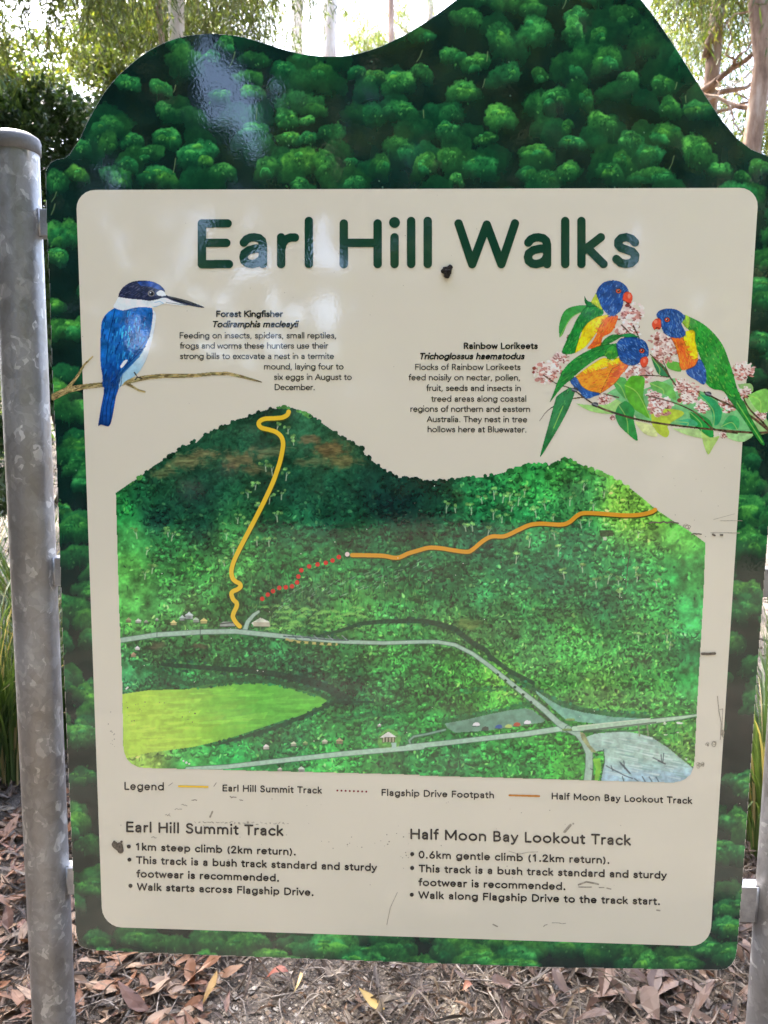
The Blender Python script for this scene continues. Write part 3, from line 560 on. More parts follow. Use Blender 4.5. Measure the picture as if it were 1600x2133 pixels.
canopy(2600, 31); dabs(3500, True, seed=3); dabs(5000, False, seed=4); canopy(900, 32, 3, 7); dabs(2200, False, seed=14)
dabs(1400, True, area=(242, 1000, 1330, 1480), seed=5); dabs(1600, False, area=(900, 1440, 1230, 1480), seed=6); dabs(700, True, area=(900, 1440, 1230, 1480), seed=16)
# upper hill: quiet dark forest, brown rock faces
hill = np.clip(1 - (mv.Y - 985) / 110, 0, 1) * np.clip(1 - np.abs(mv.X - 600) / 280, 0, 1) ** .3
hill = np.where(mv.X > 880, 0, hill) * .72
mv.c[:] = mv.c * (1 - hill[..., None]) + hill[..., None] * base * (1 + .15 * nz(NZM, mv.X, mv.Y, 1.)[..., None] + .10 * nz(NZF, mv.X, mv.Y, 1.1)[..., None])
for cx, cy, rx, ry, col in [(395,962,48,17,(112,112,74)),(425,942,30,12,(116,110,74)),(345,985,26,14,(92,104,66)),(500,955,46,20,(108,96,62)),(535,978,50,14,(92,88,58)),(640,915,30,12,(104,92,66)),(690,935,48,20,(112,92,58)),(715,958,36,16,(104,100,62)),(640,962,48,12,(84,96,64)),(560,940,40,12,(84,96,66)),(980,1300,45,16,(92,112,58)),(330,1345,26,10,(84,84,58)),(420,1345,22,7,(86,84,58))]:
    W = mv.win(cx - rx * 1.4, cy - ry * 1.5, cx + rx * 1.4, cy + ry * 1.5); X, Y = mv.X[W], mv.Y[W]
    m = smooth(1.15, .35, np.hypot((X - cx) / rx, (Y - cy) / ry) + .22 * nz(NZM, X, Y, 1.1)) * .8
    c = np.array(col) / 255. * (1 + .16 * nz(NZF, X * .5, Y * 1.6, 1.)[..., None]); mv.blend(W, m, np.clip(c, 0, 1), False)
for i in range(70):
    x, y = rng.uniform(330, 740), rng.uniform(925, 985); mv.stroke([(x, y), (x + rng.uniform(8, 26), y + rng.uniform(-5, 5))], 1.3, (60, 58, 40) if i % 2 else (150, 140, 100), .35, False)
# little trees along the ridge line, breaking the outline
RID = C1([(100,440),(150,402),(360,255),(475,190),(530,165),(610,130),(650,105),(700,95),(740,75),(790,60),(830,50),(895,40),(990,70),(1080,120),(1130,155),(1180,190),(1240,225),(1290,250),(1340,315),(1380,345),(1420,375),(1480,405)]) + C2([(0,160),(80,175),(200,175),(320,160),(470,137),(550,115),(640,85),(740,95),(795,62),(870,84),(930,110),(1000,140),(1060,165),(1130,205)])
RID = np.array(RID); seg = np.concatenate([[0], np.cumsum(np.hypot(*np.diff(RID, axis=0).T))])
for k in range(150):
    s_ = rng.uniform(0, seg[-1]); x, y = np.interp(s_, seg, RID[:, 0]), np.interp(s_, seg, RID[:, 1]); p = onmap(x, y + 6)
    if p is None: continue
    c = base[p] * 255 * rng.uniform(.6, 1.15)
    if x > 1190 or x < 300 or abs(x - 610) < 35: c = c * .6 + np.array([95, 150, 60]) * .6
    r = rng.uniform(3, 7); mv.poly(el(x, y + r * .15, r, r * rng.uniform(.7, 1.1), n=9), c, 1, .08)
# gum trees with white stems
GUM = C2([(440,225),(380,260),(330,310),(330,400),(435,330),(480,360),(540,300),(600,220),(650,320),(700,290),(740,350),(830,260),(885,380),(930,380),(1010,230),(950,290),(890,610),(960,680),(1030,660),(1070,680),(1085,740),(1165,620),(1180,660),(1275,685),(750,440),(630,470),(770,520),(1180,440),(520,240),(570,260),(200,300),(240,310),(290,400),(410,420),(490,250),(900,190),(1330,960),(1345,1000),(1180,960),(560,560),(800,640)]) \
  + C1([(790,340),(830,350),(900,380),(750,440),(705,480),(820,500),(760,540),(660,610),(600,690),(710,640),(670,730),(750,720),(810,720),(290,680),(135,680),(195,770),(220,860),(850,590),(935,200),(910,150),(860,130),(320,690),(180,890),(880,480),(580,830),(640,760)])
for x, y in GUM:
    x += rng.uniform(-2, 2); h = rng.uniform(11, 19); b = rng.uniform(-3, 3)
    mv.stroke([(x, y), (x + b, y + h)], [1.3, 1.9], (196, 206, 176), .8, False); mv.stroke([(x + b * .5, y + h * .5), (x + rng.choice([-5, 5]), y)], 1.2, (190, 200, 170), .7, False)
    for q in range(rng.integers(3, 6)):
        cx, cy = x + rng.normal(0, 6), y + rng.normal(-2, 3); col = np.array([120, 180, 92.]) * rng.uniform(.75, 1.15) + np.array([25, 15, 15]) * rng.random()
        mv.poly(el(cx, cy, rng.uniform(2.4, 5), rng.uniform(2, 4), n=8), col, .65, .16, False); mv.stroke([(cx - 3, cy + 3), (cx + 3, cy + 3)], 1.4, (24, 80, 46), .3, False)
# palms and reeds by the lower slope
for i in range(420):
    x, y = rng.uniform(460, 900), rng.uniform(1190, 1318)
    if math.hypot((x - 500) / 60, (y - 1230) / 60) > 1 and rng.random() < .35 and x < 700: continue
    h = rng.uniform(5, 14); mv.stroke([(x, y), (x + rng.uniform(-2, 2), y + h)], 1.1, (18, 66, 36) if i % 2 else (128, 182, 96), .6, False)
for i in range(60):
    x, y = rng.uniform(545, 760), rng.uniform(1262, 1312)
    for a in np.linspace(.2, math.pi - .2, 6): mv.stroke([(x, y), (x + 6 * math.cos(a), y - 5 * math.sin(a)), (x + 10 * math.cos(a), y - 3 * math.sin(a) + 2)], [1.6, 1.], (122, 190, 92), .75, False)
for i in range(90):                            # pale drifts of painted creek grass
    x = rng.uniform(560, 900); y = 1255 - (x - 560) * .22 + rng.normal(0, 14); mv.stroke([(x, y), (x + rng.uniform(4, 12), y - rng.uniform(2, 7))], 1.3, (160, 190, 170) if i % 3 else (26, 70, 60), .55, False)
mv.poly(C2([(980,430),(1050,430),(1052,462),(985,460)]), (52, 60, 40), .8, .1, False); mv.poly(C2([(998,462),(1016,462),(1016,482),(1000,482)]), (196, 204, 180), .9, 0, False)
# the field, mown stripes
mv.poly(FIELD, (176, 212, 78), 1, .03, False, grad=((92, 178, 62), (.9, -.45), -420, -140))
for i in range(260):
    x, y = rng.uniform(258, 690), rng.uniform(1425, 1580); l = rng.uniform(20, 90); 
    t_ = smooth(-420, -140, .9 * x - .45 * y); col = (np.array([176, 212, 78]) * (1 - t_) + np.array([92, 178, 62]) * t_) * ([1.16, .88, 1.0][i % 3])
    W = (slice(0, mv.h), slice(0, mv.w)); Wn = mv.win(x - 4, y - l * .3, x + l + 4, y + 6)
    pp = [(x, y), (x + l, y - l * rng.uniform(.02, .16)), (x + l * .9, y + 2), (x + l * .3, y + 3.5)]
    if all(mask[onmap(*q)] and (lambda q: Canvas.inside(mv, FIELD, (slice(onmap(*q)[0], onmap(*q)[0] + 1), slice(onmap(*q)[1], onmap(*q)[1] + 1))).any())(q) for q in pp if onmap(*q)): mv.poly(pp, np.minimum(col, 250), .42, .02, False)
def band(pts, w, col, a=.8, n=90, dots=True):
    P = np.array(pts); mv.stroke(pts, w, col, a, False, .1)
    s = np.concatenate([[0], np.cumsum(np.hypot(*np.diff(P, axis=0).T))])
    for k in range(n if dots else 0):
        t = rng.uniform(0, s[-1]); x, y = np.interp(t, s, P[:, 0]), np.interp(t, s, P[:, 1]); wv = np.atleast_1d(w).max()
        mv.poly(el(x, y + rng.choice([-1, 1]) * wv * .5, rng.uniform(2.5, 5.5), rng.uniform(2, 4), n=8), np.array(col) * rng.uniform(.8, 1.7), .85, .1, False)
band(C3([(110,370),(200,400),(300,440),(400,480),(480,485),(560,465),(700,455),(850,465),(980,500),(1080,530),(1150,565)]), [10, 14, 12], (24, 84, 46), .7, 130)
band(C3([(270,378),(500,396),(700,408),(850,428),(1000,460),(1120,500),(1210,560)]), [8, 13, 20], (14, 54, 40), .85, 30)
band(C3([(560,785),(700,745),(850,700),(1000,640),(1150,570),(1350,570)]), [5, 9, 4], (16, 60, 40), .85, 70)
band(C3([(1060,235),(1180,205),(1280,170),(1400,158),(1600,155)]) + C2([(150,908),(240,935),(320,1000),(400,1045)]) + C4([(420,165),(520,240),(640,300)]), [6, 12, 9], (16, 56, 40), .85, 20)
band(C4([(180,500),(330,475),(500,445),(620,405)]), [8, 12], (26, 90, 48), .7, 50); band(C4([(520,260),(640,330),(760,400),(900,440),(1050,462),(1230,470)]), [8, 12, 8], (22, 82, 52), .7, 40)
band(C3([(1150,660),(1300,640),(1450,620)]), 9, (22, 84, 44), .5, 30); band(C4([(250,350),(400,330),(520,330)]), 7, (30, 100, 48), .5, 30)
# water, creek, car park
mv.poly(C4([(655,340),(720,385),(790,425),(900,452),(1050,475),(1240,484),(1235,500),(1000,512),(880,500),(810,490),(735,425),(660,355)]), (118, 172, 146), 1, .06, False)
LAG = C4([(905,580),(960,560),(1020,555),(1110,548),(1180,560),(1250,580),(1330,632),(1400,690),(1470,745),(1480,812),(1370,815),(990,803),(1000,740),(1010,700),(1005,650),(960,650),(930,620)])
mv.poly(LAG, (158, 188, 172), 1, .06, False, grad=((160, 192, 202), (0, 1), 1575, 1622))
for i in range(130):
    x, y = rng.uniform(1225, 1440), rng.uniform(1530, 1622); l = rng.uniform(10, 40)
    p = onmap(x, y); q = onmap(x + l, y + l * .2)
    if p and q and mask[p] and mask[q] and Canvas.inside(mv, LAG, (slice(p[0], p[0] + 1), slice(p[1], p[1] + 1))).any() and Canvas.inside(mv, LAG, (slice(q[0], q[0] + 1), slice(q[1], q[1] + 1))).any(): mv.stroke([(x, y), (x + l, y + l * .2)], [1.2, 3.5], (214, 228, 220) if i % 2 else (124, 164, 154), .5, False)
mv.poly(C4([(188,508),(300,488),(420,460),(520,440),(605,430),(640,440),(702,492),(690,503),(560,522),(400,545),(240,555),(200,530)]), (104, 146, 122), 1, .05, False)
GREY, LINE = (158, 186, 166), (60, 96, 76)
def road(pts, w, col=GREY):
    w = np.atleast_1d(np.array(w, float)) * .86; mv.stroke(pts, w + 2.6, LINE, .85, False); mv.stroke(pts, w, col, 1, False, .03)
road(C4([(190,540),(100,562),(30,575),(6,595),(14,618),(50,625)]), 4, (118, 158, 140))
road(C3([(395,914),(600,902),(900,868),(1200,835),(1600,800)]) + C4([(0,628),(200,607),(400,584),(600,562),(780,535),(850,545)]), [9, 12, 11, 13], (164, 196, 172))
road(C3([(690,205),(705,160),(735,125),(760,108)]), [11, 6])
road(C3([(48,255),(240,226),(460,212),(640,208),(850,230),(1000,245),(1200,262),(1400,268),(1600,262)]) + C4([(150,90),(240,105),(330,150),(420,215),(500,280),(600,360),(700,440),(770,505),(820,535)]), [11, 11, 8, 8, 10, 15])
road(C4([(820,535),(870,560),(905,605),(928,660),(928,730),(920,806)]), [14, 16, 18])
road(C4([(850,535),(1000,525),(1250,497),(1400,478),(1490,464)]), [12, 13, 9, 4], (170, 200, 170))
mv.stroke(C4([(870,522),(1100,498),(1240,484)]), 2.5, (210, 222, 196), .9, False); mv.stroke(C4([(905,545),(1100,522),(1270,502)]), 2.6, (66, 84, 70), .8, False); mv.stroke(C4([(900,551),(1150,545),(1230,540)]), 4, (46, 80, 64), .7, False)
for x in (1180, 1225): mv.stroke(C4([(x, 520), (x + 6, 570)]), 3.4, (120, 130, 104), .8, False)
mv.poly(C4([(945,690),(985,685),(990,745),(975,800),(955,800),(962,740)]), (120, 190, 60), 1, .05, False); mv.poly(C4([(905,560),(880,550),(890,590),(940,655),(965,655),(930,615)]), (150, 160, 110), 1, .08, False)
mv.stroke(C4([(1003,640),(1006,710),(985,800)]), 1.6, (50, 70, 60), .9, False); mv.stroke(C4([(945,690),(975,650),(1003,645)]), 1.6, (50, 70, 60), .9, False)
for a, b in [((1085,705),(1140,765)),((1015,725),(1110,775)),((1110,775),(1150,790)),((1280,700),(1318,716)),((1296,668),(1300,708)),((1310,662),(1305,706)),((1255,684),(1290,700)),((1098,780),(1106,806)),((1160,790),(1180,806)),((1200,780),(1215,806)),((1235,782),(1250,806)),((1270,782),(1284,806)),((1105,700),(1110,740)),((1040,725),(1050,750))]:
    mv.stroke(C4([a, b]), 1.9, (44, 60, 66), .85, False)
mv.stroke(C4([(1090,712),(1135,762)]), 3.6, (60, 74, 80), .8, False); mv.stroke(C4([(1283,698),(1316,714)]), 3.4, (70, 78, 78), .8, False)
for i in range(60):
    x, y = rng.uniform(1270, 1470), rng.uniform(490, 700)
    if y - 490 > (x - 1240) * 1.15: continue
    mv.poly(el(*C4([(x, y)])[0], rng.uniform(2, 5), rng.uniform(1.5, 3), n=7), (110, 170, 76) if i % 3 else (40, 100, 52) if i % 2 else (206, 214, 196), .85, .1, False)
mv.stroke(C4([(1250,570),(1330,625),(1400,680),(1468,742)]), 2.4, (60, 76, 60), .7, False)
for x, y, c in [(350,512,(226,230,224)),(396,534,(70,80,70)),(465,524,(58,92,150)),(515,522,(176,196,110)),(558,513,(172,74,50)),(612,502,(222,226,222))]:
    q = C4([(x, y)])[0]; mv.poly([(q[0]-8, q[1]+3), (q[0]-6, q[1]-2), (q[0]-1, q[1]-4.5), (q[0]+6, q[1]-3), (q[0]+8, q[1]+2), (q[0]+2, q[1]+4)], c, 1, .02, False); mv.stroke([(q[0]-8, q[1]+4), (q[0]+5, q[1]+5)], 1.6, (30, 60, 50), .8, False)
for x, y in [(815,540),(830,488)]: q = C4([(x, y)])[0]; mv.poly(el(q[0], q[1], 11, 3, n=10), (120, 150, 84), 1, .1, False); mv.stroke([(q[0]-10, q[1]+2.5), (q[0]+10, q[1]+2.5)], 1.3, LINE, .9, False)
for x, y in [(460,258),(500,288),(548,322),(590,360),(630,348),(670,386),(630,400),(640,425),(580,318)]: q = C4([(x, y)])[0]; mv.poly(el(q[0], q[1], 3.2, 3.2, n=8), (30, 60, 40), .9, .1, False)
mv.poly(C4([(640,430),(660,430),(735,492),(715,500)]), (52, 70, 50), .8, .15, False)
# houses, bus stop, bridge rail
for x, y, s, c in [(95,150,14,(150,150,110)),(145,155,14,(206,214,200)),(185,158,10,(140,150,130)),(325,165,16,(216,206,140)),(370,140,16,(180,196,190)),(405,128,22,(196,210,206)),(440,150,16,(170,190,170)),(480,155,18,(216,206,130)),(240,148,9,(200,205,190)),(140,295,13,(230,234,226)),(120,328,14,(176,150,120)),(800,800,16,(214,222,206)),(940,785,15,(196,210,180)),(1000,780,12,(150,190,120)),(1100,772,15,(196,206,176)),(1175,770,18,(190,184,140)),(1380,690,10,(214,222,210)),(870,915,12,(216,222,200)),(980,915,18,(200,216,200))]:
    q = C3([(x, y)])[0]; s /= 2.2
    mv.poly([(q[0]-s, q[1]), (q[0], q[1]-s*.8), (q[0]+s, q[1])], c, 1, .05, False); mv.poly([(q[0]-s*.8, q[1]), (q[0]+s*.8, q[1]), (q[0]+s*.8, q[1]+s*.7), (q[0]-s*.8, q[1]+s*.7)], np.array(c) * .72, 1, .1, False); mv.stroke([(q[0]-s, q[1]+s*.8), (q[0]+s, q[1]+s*.8)], 1.4, (36, 60, 40), .8, False)
mv.poly(C3([(1376,745),(1395,722),(1425,705),(1470,722),(1492,752),(1478,800),(1440,805),(1380,808),(1370,780)]), (130, 182, 80), .5, .1, False)
mv.poly(C3([(1382,752),(1425,722),(1468,750)]), (214, 216, 206), 1, .03, False); mv.poly(C3([(1392,752),(1460,750),(1460,775),(1394,778)]), (96, 100, 70), 1, .1, False)
for x in (1402, 1418, 1434, 1450): mv.stroke(C3([(x, 754), (x, 774)]), 1.6, (220, 222, 190), .9, False)
mv.poly(C3([(1440,780),(1465,778),(1468,806),(1445,808)]), (160, 190, 176), 1, .03, False)
mv.poly(C3([(725,165),(770,138),(815,158),(820,182),(735,182)]), (206, 212, 190), 1, .05, False)
for k in range(4): mv.stroke(C3([(735, 164 + k * 6), (818, 166 + k * 6)]), 1.2, (130, 110, 80), .8, False)
mv.poly(C3([(560,168),(585,158),(640,160),(640,182),(565,185)]), (150, 160, 150), 1, .05, False); mv.stroke(C3([(560,170),(640,162)]), 2.4, (50, 62, 50), .9, False); mv.stroke(C3([(560,186),(650,184)]), 2.4, (40, 52, 40), .9, False)
mv.stroke(C3([(905,250),(960,262),(1080,272),(1160,275)]), 5.5, (196, 180, 104), .9, False); mv.stroke(C3([(890,234),(1010,240),(1120,252),(1220,254)]), 2.6, (50, 64, 70), .85, False)
for k in range(9): mv.stroke(C3([(900 + k * 36, 230), (925 + k * 36, 252)]), 2, (70, 84, 96) if k % 2 else (150, 160, 170), .8, False)
for k in range(7): q = C3([(905 + k * 40, 262 + k * 2)])[0]; mv.poly(el(q[0], q[1], 5, 3.5, n=8), (34, 84, 44), .9, .1, False)
for x in (70, 240, 462): mv.stroke(C3([(x, 235), (x, 190), (x + 16, 184)]), 1.3, (50, 70, 60), .9, False)
mv.stroke(C4([(948,795),(948,745),(935,740)]), 1.6, (40, 50, 50), .9, False)
mapo = mv.mesh('hill_map', -.0013, panel); del mv
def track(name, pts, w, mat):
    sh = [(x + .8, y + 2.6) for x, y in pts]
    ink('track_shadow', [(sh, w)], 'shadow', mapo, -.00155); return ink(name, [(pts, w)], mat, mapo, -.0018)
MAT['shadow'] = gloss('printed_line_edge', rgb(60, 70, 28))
def spl(pts, k=6):                             # Catmull-Rom
    P = np.array([pts[0]] + list(pts) + [pts[-1]], float); o = []
    for i in range(1, len(P) - 2):
        for t in np.linspace(0, 1, k, endpoint=False):
            a, b, c, d = P[i-1:i+3]; o.append(tuple(.5 * (2*b + (c-a)*t + (2*a-5*b+4*c-d)*t*t + (3*b-3*c+d-a)*t**3)))
    return o + [tuple(P[-1])]
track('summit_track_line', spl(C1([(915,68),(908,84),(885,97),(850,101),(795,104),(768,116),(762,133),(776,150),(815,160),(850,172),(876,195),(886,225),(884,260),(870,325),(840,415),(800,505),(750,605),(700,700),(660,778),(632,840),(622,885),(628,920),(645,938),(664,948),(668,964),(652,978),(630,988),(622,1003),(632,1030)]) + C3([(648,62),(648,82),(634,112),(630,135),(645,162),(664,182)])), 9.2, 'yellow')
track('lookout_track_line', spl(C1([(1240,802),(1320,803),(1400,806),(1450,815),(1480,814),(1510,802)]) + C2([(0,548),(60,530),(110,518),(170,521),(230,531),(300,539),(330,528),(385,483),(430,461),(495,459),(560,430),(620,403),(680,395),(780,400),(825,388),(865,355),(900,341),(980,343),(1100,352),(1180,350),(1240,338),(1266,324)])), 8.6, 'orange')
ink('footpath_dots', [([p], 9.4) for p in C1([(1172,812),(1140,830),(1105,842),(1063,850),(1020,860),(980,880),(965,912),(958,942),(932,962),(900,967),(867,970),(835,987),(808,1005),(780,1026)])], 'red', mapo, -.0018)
ink('footpath_end', [([C1([(1215, 798)])[0]], 9.5)], gloss('pale_marker', rgb(214, 196, 190)), mapo, -.0018)

# ---- forest kingfisher
KF = lambda pts: [(100 + x / 2.353, 560 + y / 2.353) for x, y in pts]
kv = Canvas(108, 576, 560, 895, 1.15)
def kp(pts, col, **k): kv.poly(spl(KF(pts) + KF(pts[:1]), 4), col, **k)
def barkstroke(pts, w):
    kv.stroke(KF(pts), w, (150, 132, 86), 1, True, .12); P = np.array(KF(pts)); s = np.concatenate([[0], np.cumsum(np.hypot(*np.diff(P, axis=0).T))])
    for i in range(int(s[-1] * .7)):
        t = rng.uniform(0, s[-1]); x, y = np.interp(t, s, P[:, 0]), np.interp(t, s, P[:, 1]); wv = np.interp(t / s[-1], np.linspace(0, 1, len(w)), w) * .36
        x2, y2 = np.interp(min(t + rng.uniform(4, 13), s[-1]), s, P[:, 0]), np.interp(min(t + 9, s[-1]), s, P[:, 1]); o = rng.uniform(-wv, wv)
        kv.stroke([(x, y + o), (x2, y2 + o)], 1.5, [(60, 50, 32), (206, 190, 140), (190, 168, 104), (96, 84, 52), (120, 130, 84)][rng.integers(0, 5)], .7, False)
barkstroke([(28,628),(100,592),(180,578),(265,568),(350,566),(400,550),(480,533),(560,525),(650,525),(720,523),(800,515),(880,513),(950,528),(1010,545),(1048,555)], [15, 13, 11, 11, 11, 10, 10, 8, 8, 8, 6, 3])
barkstroke([(95,588),(125,555),(150,520),(180,470),(220,430)], [9, 7, 6, 4]); barkstroke([(385,560),(420,580),(445,595),(476,603)], [8, 6, 5])
kp([(500,185),(530,220),(526,280),(512,350),(490,430),(460,490),(430,525),(380,552),(350,590),(328,606),(340,540),(400,480),(450,420),(490,340),(510,260)], (212, 222, 226), tex=.03, grad=((150, 190, 208), (-.8, .6), 190, 240))
kp([(330,190),(370,203),(420,190),(470,187),(507,186),(516,215),(512,260),(500,325),(470,395),(430,452),(390,492),(362,522),(350,560),(343,585),(275,583),(268,530),(259,470),(257,390),(260,300),(266,255),(285,222),(308,203)], (20, 92, 164), tex=.10, grad=((16, 64, 132), (.2, 1), 770, 830))
kp([(275,578),(345,578),(335,630),(325,690),(312,750),(300,772),(280,770),(262,765),(247,770),(252,730),(262,670),(272,620)], (20, 76, 150), tex=.10, grad=((16, 52, 104), (0, 1), 850, 890))
for i in range(190):                           # back feathers
    x, y = rng.uniform(270, 510), rng.uniform(205, 520)
    if x > 515 - max(0, y - 300) * .75 or x < 268: continue
    hi = math.exp(-((x - 410) / 90) ** 2 - ((y - 310) / 120) ** 2); l = rng.uniform(10, 30)
    c = np.array([24, 104, 176]) * (1 - hi) + np.array([58, 186, 232]) * hi if rng.random() < .7 else np.array([10, 40, 100])
    kv.stroke(KF([(x, y), (x - l * .18, y + l)]), [2.8, 1.2], np.minimum(c * rng.uniform(.85, 1.2), 250), .82, False)
for i in range(46):
    x, y = rng.uniform(262, 372), rng.uniform(490, 580)
    kv.stroke(KF([(x, y), (x - 3, y + 22)]), 1.6, (20, 44, 84) if i % 2 else (44, 70, 104), .6, False)
for x0, y0, x1, y1 in [(330,200,285,470),(500,330,330,560),(480,380,320,560),(450,430,310,560),(310,585,285,768),(295,585,266,764),(330,585,305,765),(285,590,258,764)]: kv.stroke(KF([(x0, y0), ((x0+x1)/2 - 8, (y0+y1)/2), (x1, y1)]), 1.7, (10, 36, 84), .75, False)
for i in range(14): kv.stroke(KF([(470 - i * 9, 400 + i * 8), (440 - i * 8, 440 + i * 9)]), 1.3, (60, 130, 180), .5, False)
kp([(355,478),(375,450),(392,448),(380,468),(362,486)], (208, 220, 232), tex=.02, solid=False)
kv.stroke(KF([(490,430),(455,505)]), 1.3, (120, 150, 160), .6, False); kv.stroke(KF([(425,508),(440,530),(462,538)]), 2.6, (46, 44, 44), 1); kv.stroke(KF([(440,528),(428,545)]), 2.2, (46, 44, 44), 1)
kp([(345,138),(400,143),(470,152),(520,155),(570,138),(640,158),(692,178),(660,182),(620,178),(572,172),(545,182),(515,192),(470,187),(420,192),(370,204),(332,194),(320,184),(334,160)], (214, 224, 226), tex=.03)
kv.stroke(KF([(525,165),(550,160),(568,170),(545,182),(520,186)]), 1.6, (110, 160, 190), .7, False); kv.stroke(KF([(580,165),(690,180)]), 1.6, (120, 124, 124), .9, False)
kp([(345,138),(352,112),(378,82),(418,62),(470,57),(520,64),(555,82),(574,104),(582,128),(640,143),(700,160),(767,187),(755,192),(690,180),(620,160),(575,142),(540,150),(500,157),(460,152),(400,147)], (34, 40, 66), tex=.10)
kp([(440,66),(480,60),(520,66),(553,84),(572,106),(540,100),(500,88),(460,84)], (38, 72, 148), tex=.12, solid=False)
for i in range(100):
    x, y = rng.uniform(365, 560), rng.uniform(70, 140); kv.stroke(KF([(x, y), (x - 10, y + 5)]), 1.2, (70, 80, 120) if i % 3 else (120, 116, 140), .5, False)
kp([(532,118),(550,106),(570,112),(580,130),(560,134),(540,130)], (216, 224, 230), tex=.0, solid=False)
kp([(585,132),(640,145),(700,162),(765,188),(690,172),(620,152)], (26, 28, 32), tex=.05, solid=False); kv.stroke(KF([(590,136),(700,166)]), 1.2, (130, 130, 130), .7, False)
kv.poly(el(*KF([(507,121)])[0], 7, 6.4), (126, 120, 116), 1, 0, False); kv.poly(el(*KF([(508,122)])[0], 5.2, 4.8), (24, 22, 24), 1, 0, False); kv.poly(el(*KF([(504,117)])[0], 1.4, 1.2), (210, 214, 220), 1, 0, False)
kv.mesh('kingfisher_picture', -.0013, panel); del kv

# ---- rainbow lorikeets
LK = lambda pts: [(1080 + x / 3.077, 560 + y / 3.077) for x, y in pts]
lv = Canvas(1105, 576, 1640, 955, 1.15)
def lp(pts, col, k=4, **kw): lv.poly(spl(LK(pts) + LK(pts[:1]), k), col, **kw)
def blossom(x, y, r, n=46, dark=.35):
    for i in range(9):
        a, d = rng.uniform(0, 6.28), r * .55 * math.sqrt(rng.random()); q = LK([(x + d * math.cos(a), y + d * .85 * math.sin(a))])[0]
        lv.poly(el(*q, r * rng.uniform(.1, .17), r * rng.uniform(.08, .14), n=9), np.array([224, 196, 186]) * rng.uniform(.92, 1.05), 1, .08)
    for i in range(n):
        a, d = rng.uniform(0, 6.28), r * math.sqrt(rng.random()); px_, py_ = x + d * math.cos(a), y + d * .85 * math.sin(a); up = (y - py_) / r
        c = np.array([234, 214, 204]) if rng.random() < .62 + .4 * up else np.array([196, 140, 128]) if rng.random() > dark * .6 else np.array([132, 66, 58])
        lv.poly(el(*LK([(px_, py_)])[0], rng.uniform(2.2, 6) * r / 85, rng.uniform(2, 4.6) * r / 85, n=8), c * rng.uniform(.9, 1.05), 1, .04)
    for i in range(n // 3):
        a, d = rng.uniform(0, 6.28), r * .8 * math.sqrt(rng.random()); lv.stroke(LK([(x + d * math.cos(a), y + d * math.sin(a) * .8 + 10), (x + d * math.cos(a) + 8, y + d * math.sin(a) * .8 + 14)]), 1.8, (120, 54, 46), .8, False)
for pts, c in [([(360,860),(440,870),(560,870),(640,830),(720,860),(700,930),(560,930),(450,910)],(150,196,112)),([(560,800),(640,760),(760,780),(880,740),(1000,700),(1120,760),(1250,820),(1380,880),(1480,960),(1500,1050),(1380,1045),(1200,1030),(1050,1010),(900,990),(760,960),(700,880)],(108,176,112)),([(850,900),(1000,900),(1060,930),(960,1000),(968,1050),(940,1082),(860,1020)],(168,188,58)),([(740,975),(850,1000),(890,1075),(800,1055)],(196,206,140)),([(980,1020),(1160,1030),(1180,1085),(1060,1060)],(170,204,130)),([(1300,1040),(1500,1055),(1440,1110),(1350,1090)],(150,196,130)),([(1400,740),(1490,735),(1500,790),(1440,800)],(140,180,110)),([(940,590),(1030,600),(1040,660),(960,640)],(90,160,60)),([(1440,800),(1520,860),(1600,980),(1600,1050),(1520,1050),(1450,930)],(150,190,120))]:
    lp(pts, c, tex=.05)
for x, y, r in [(715,285,88),(700,400,80),(185,660,92),(265,565,62),(920,470,84),(930,545,80),(770,660,95),(1080,790,88),(905,880,84),(1440,650,74),(1180,880,52),(1550,940,46),(1340,870,60),(545,830,50),(600,950,26),(1450,790,44),(1040,740,50),(1310,1065,28),(860,810,46),(330,440,30)]: blossom(x, y, r, int(26 + r * .55))
for pts, c in [([(262,445),(258,370),(280,290),(320,250),(400,232),(452,240),(410,275),(350,310),(312,360),(285,420)],(56,140,62)),([(596,712),(640,694),(690,705),(700,780),(690,835),(640,790),(612,750)],(70,150,70)),([(680,745),(715,692),(770,684),(806,700),(808,745),(800,830),(842,955),(790,930),(725,885),(688,810)],(84,164,40)),([(640,872),(690,848),(742,900),(738,960),(765,1100),(702,1062),(640,1000),(618,930)],(34,132,58)),([(1092,915),(1160,932),(1232,980),(1248,1088),(1170,1042),(1112,985)],(30,136,60)),([(1170,1042),(1230,1082),(1288,1070),(1250,1140),(1214,1192),(1182,1120)],(164,196,106)),([(835,730),(900,718),(985,760),(1008,842),(930,802),(862,775)],(96,168,76)),([(1470,810),(1540,776),(1600,778),(1610,900),(1550,922),(1500,870)],(120,184,84)),([(1150,800),(1240,830),(1300,900),(1290,980),(1250,1000),(1230,900)],(44,150,92)),([(1300,1010),(1350,940),(1410,960),(1400,1030)],(60,160,90)),([(845,560),(930,620),(965,690),(900,680),(870,630)],(40,120,70)),([(1000,980),(1100,960),(1150,1000),(1080,1005)],(60,160,110))]:
    lp(pts, c, tex=.06); P = LK(pts); lv.stroke(spl([P[0], tuple(np.mean(P, 0)), P[len(P)//2 + 1]]), 1.6, (176, 206, 100), .7, False)
def branch(pts, w): lv.stroke(spl(LK(pts)), w, (74, 58, 42), 1, True, .25)
branch([(160,682),(250,740),(340,770),(470,860),(560,905),(740,960),(900,990),(1060,1010),(1250,1030),(1500,1050),(1620,1046)], [2.5, 4, 4.5, 4, 5])
branch([(820,812),(1000,860),(1130,920),(1200,985),(1260,1030),(1400,1052)], [2.2, 3, 4]); branch([(845,550),(930,640),(1005,745)], [3, 3.6]); branch([(925,590),(965,680),(1000,740)], [2.4, 3])
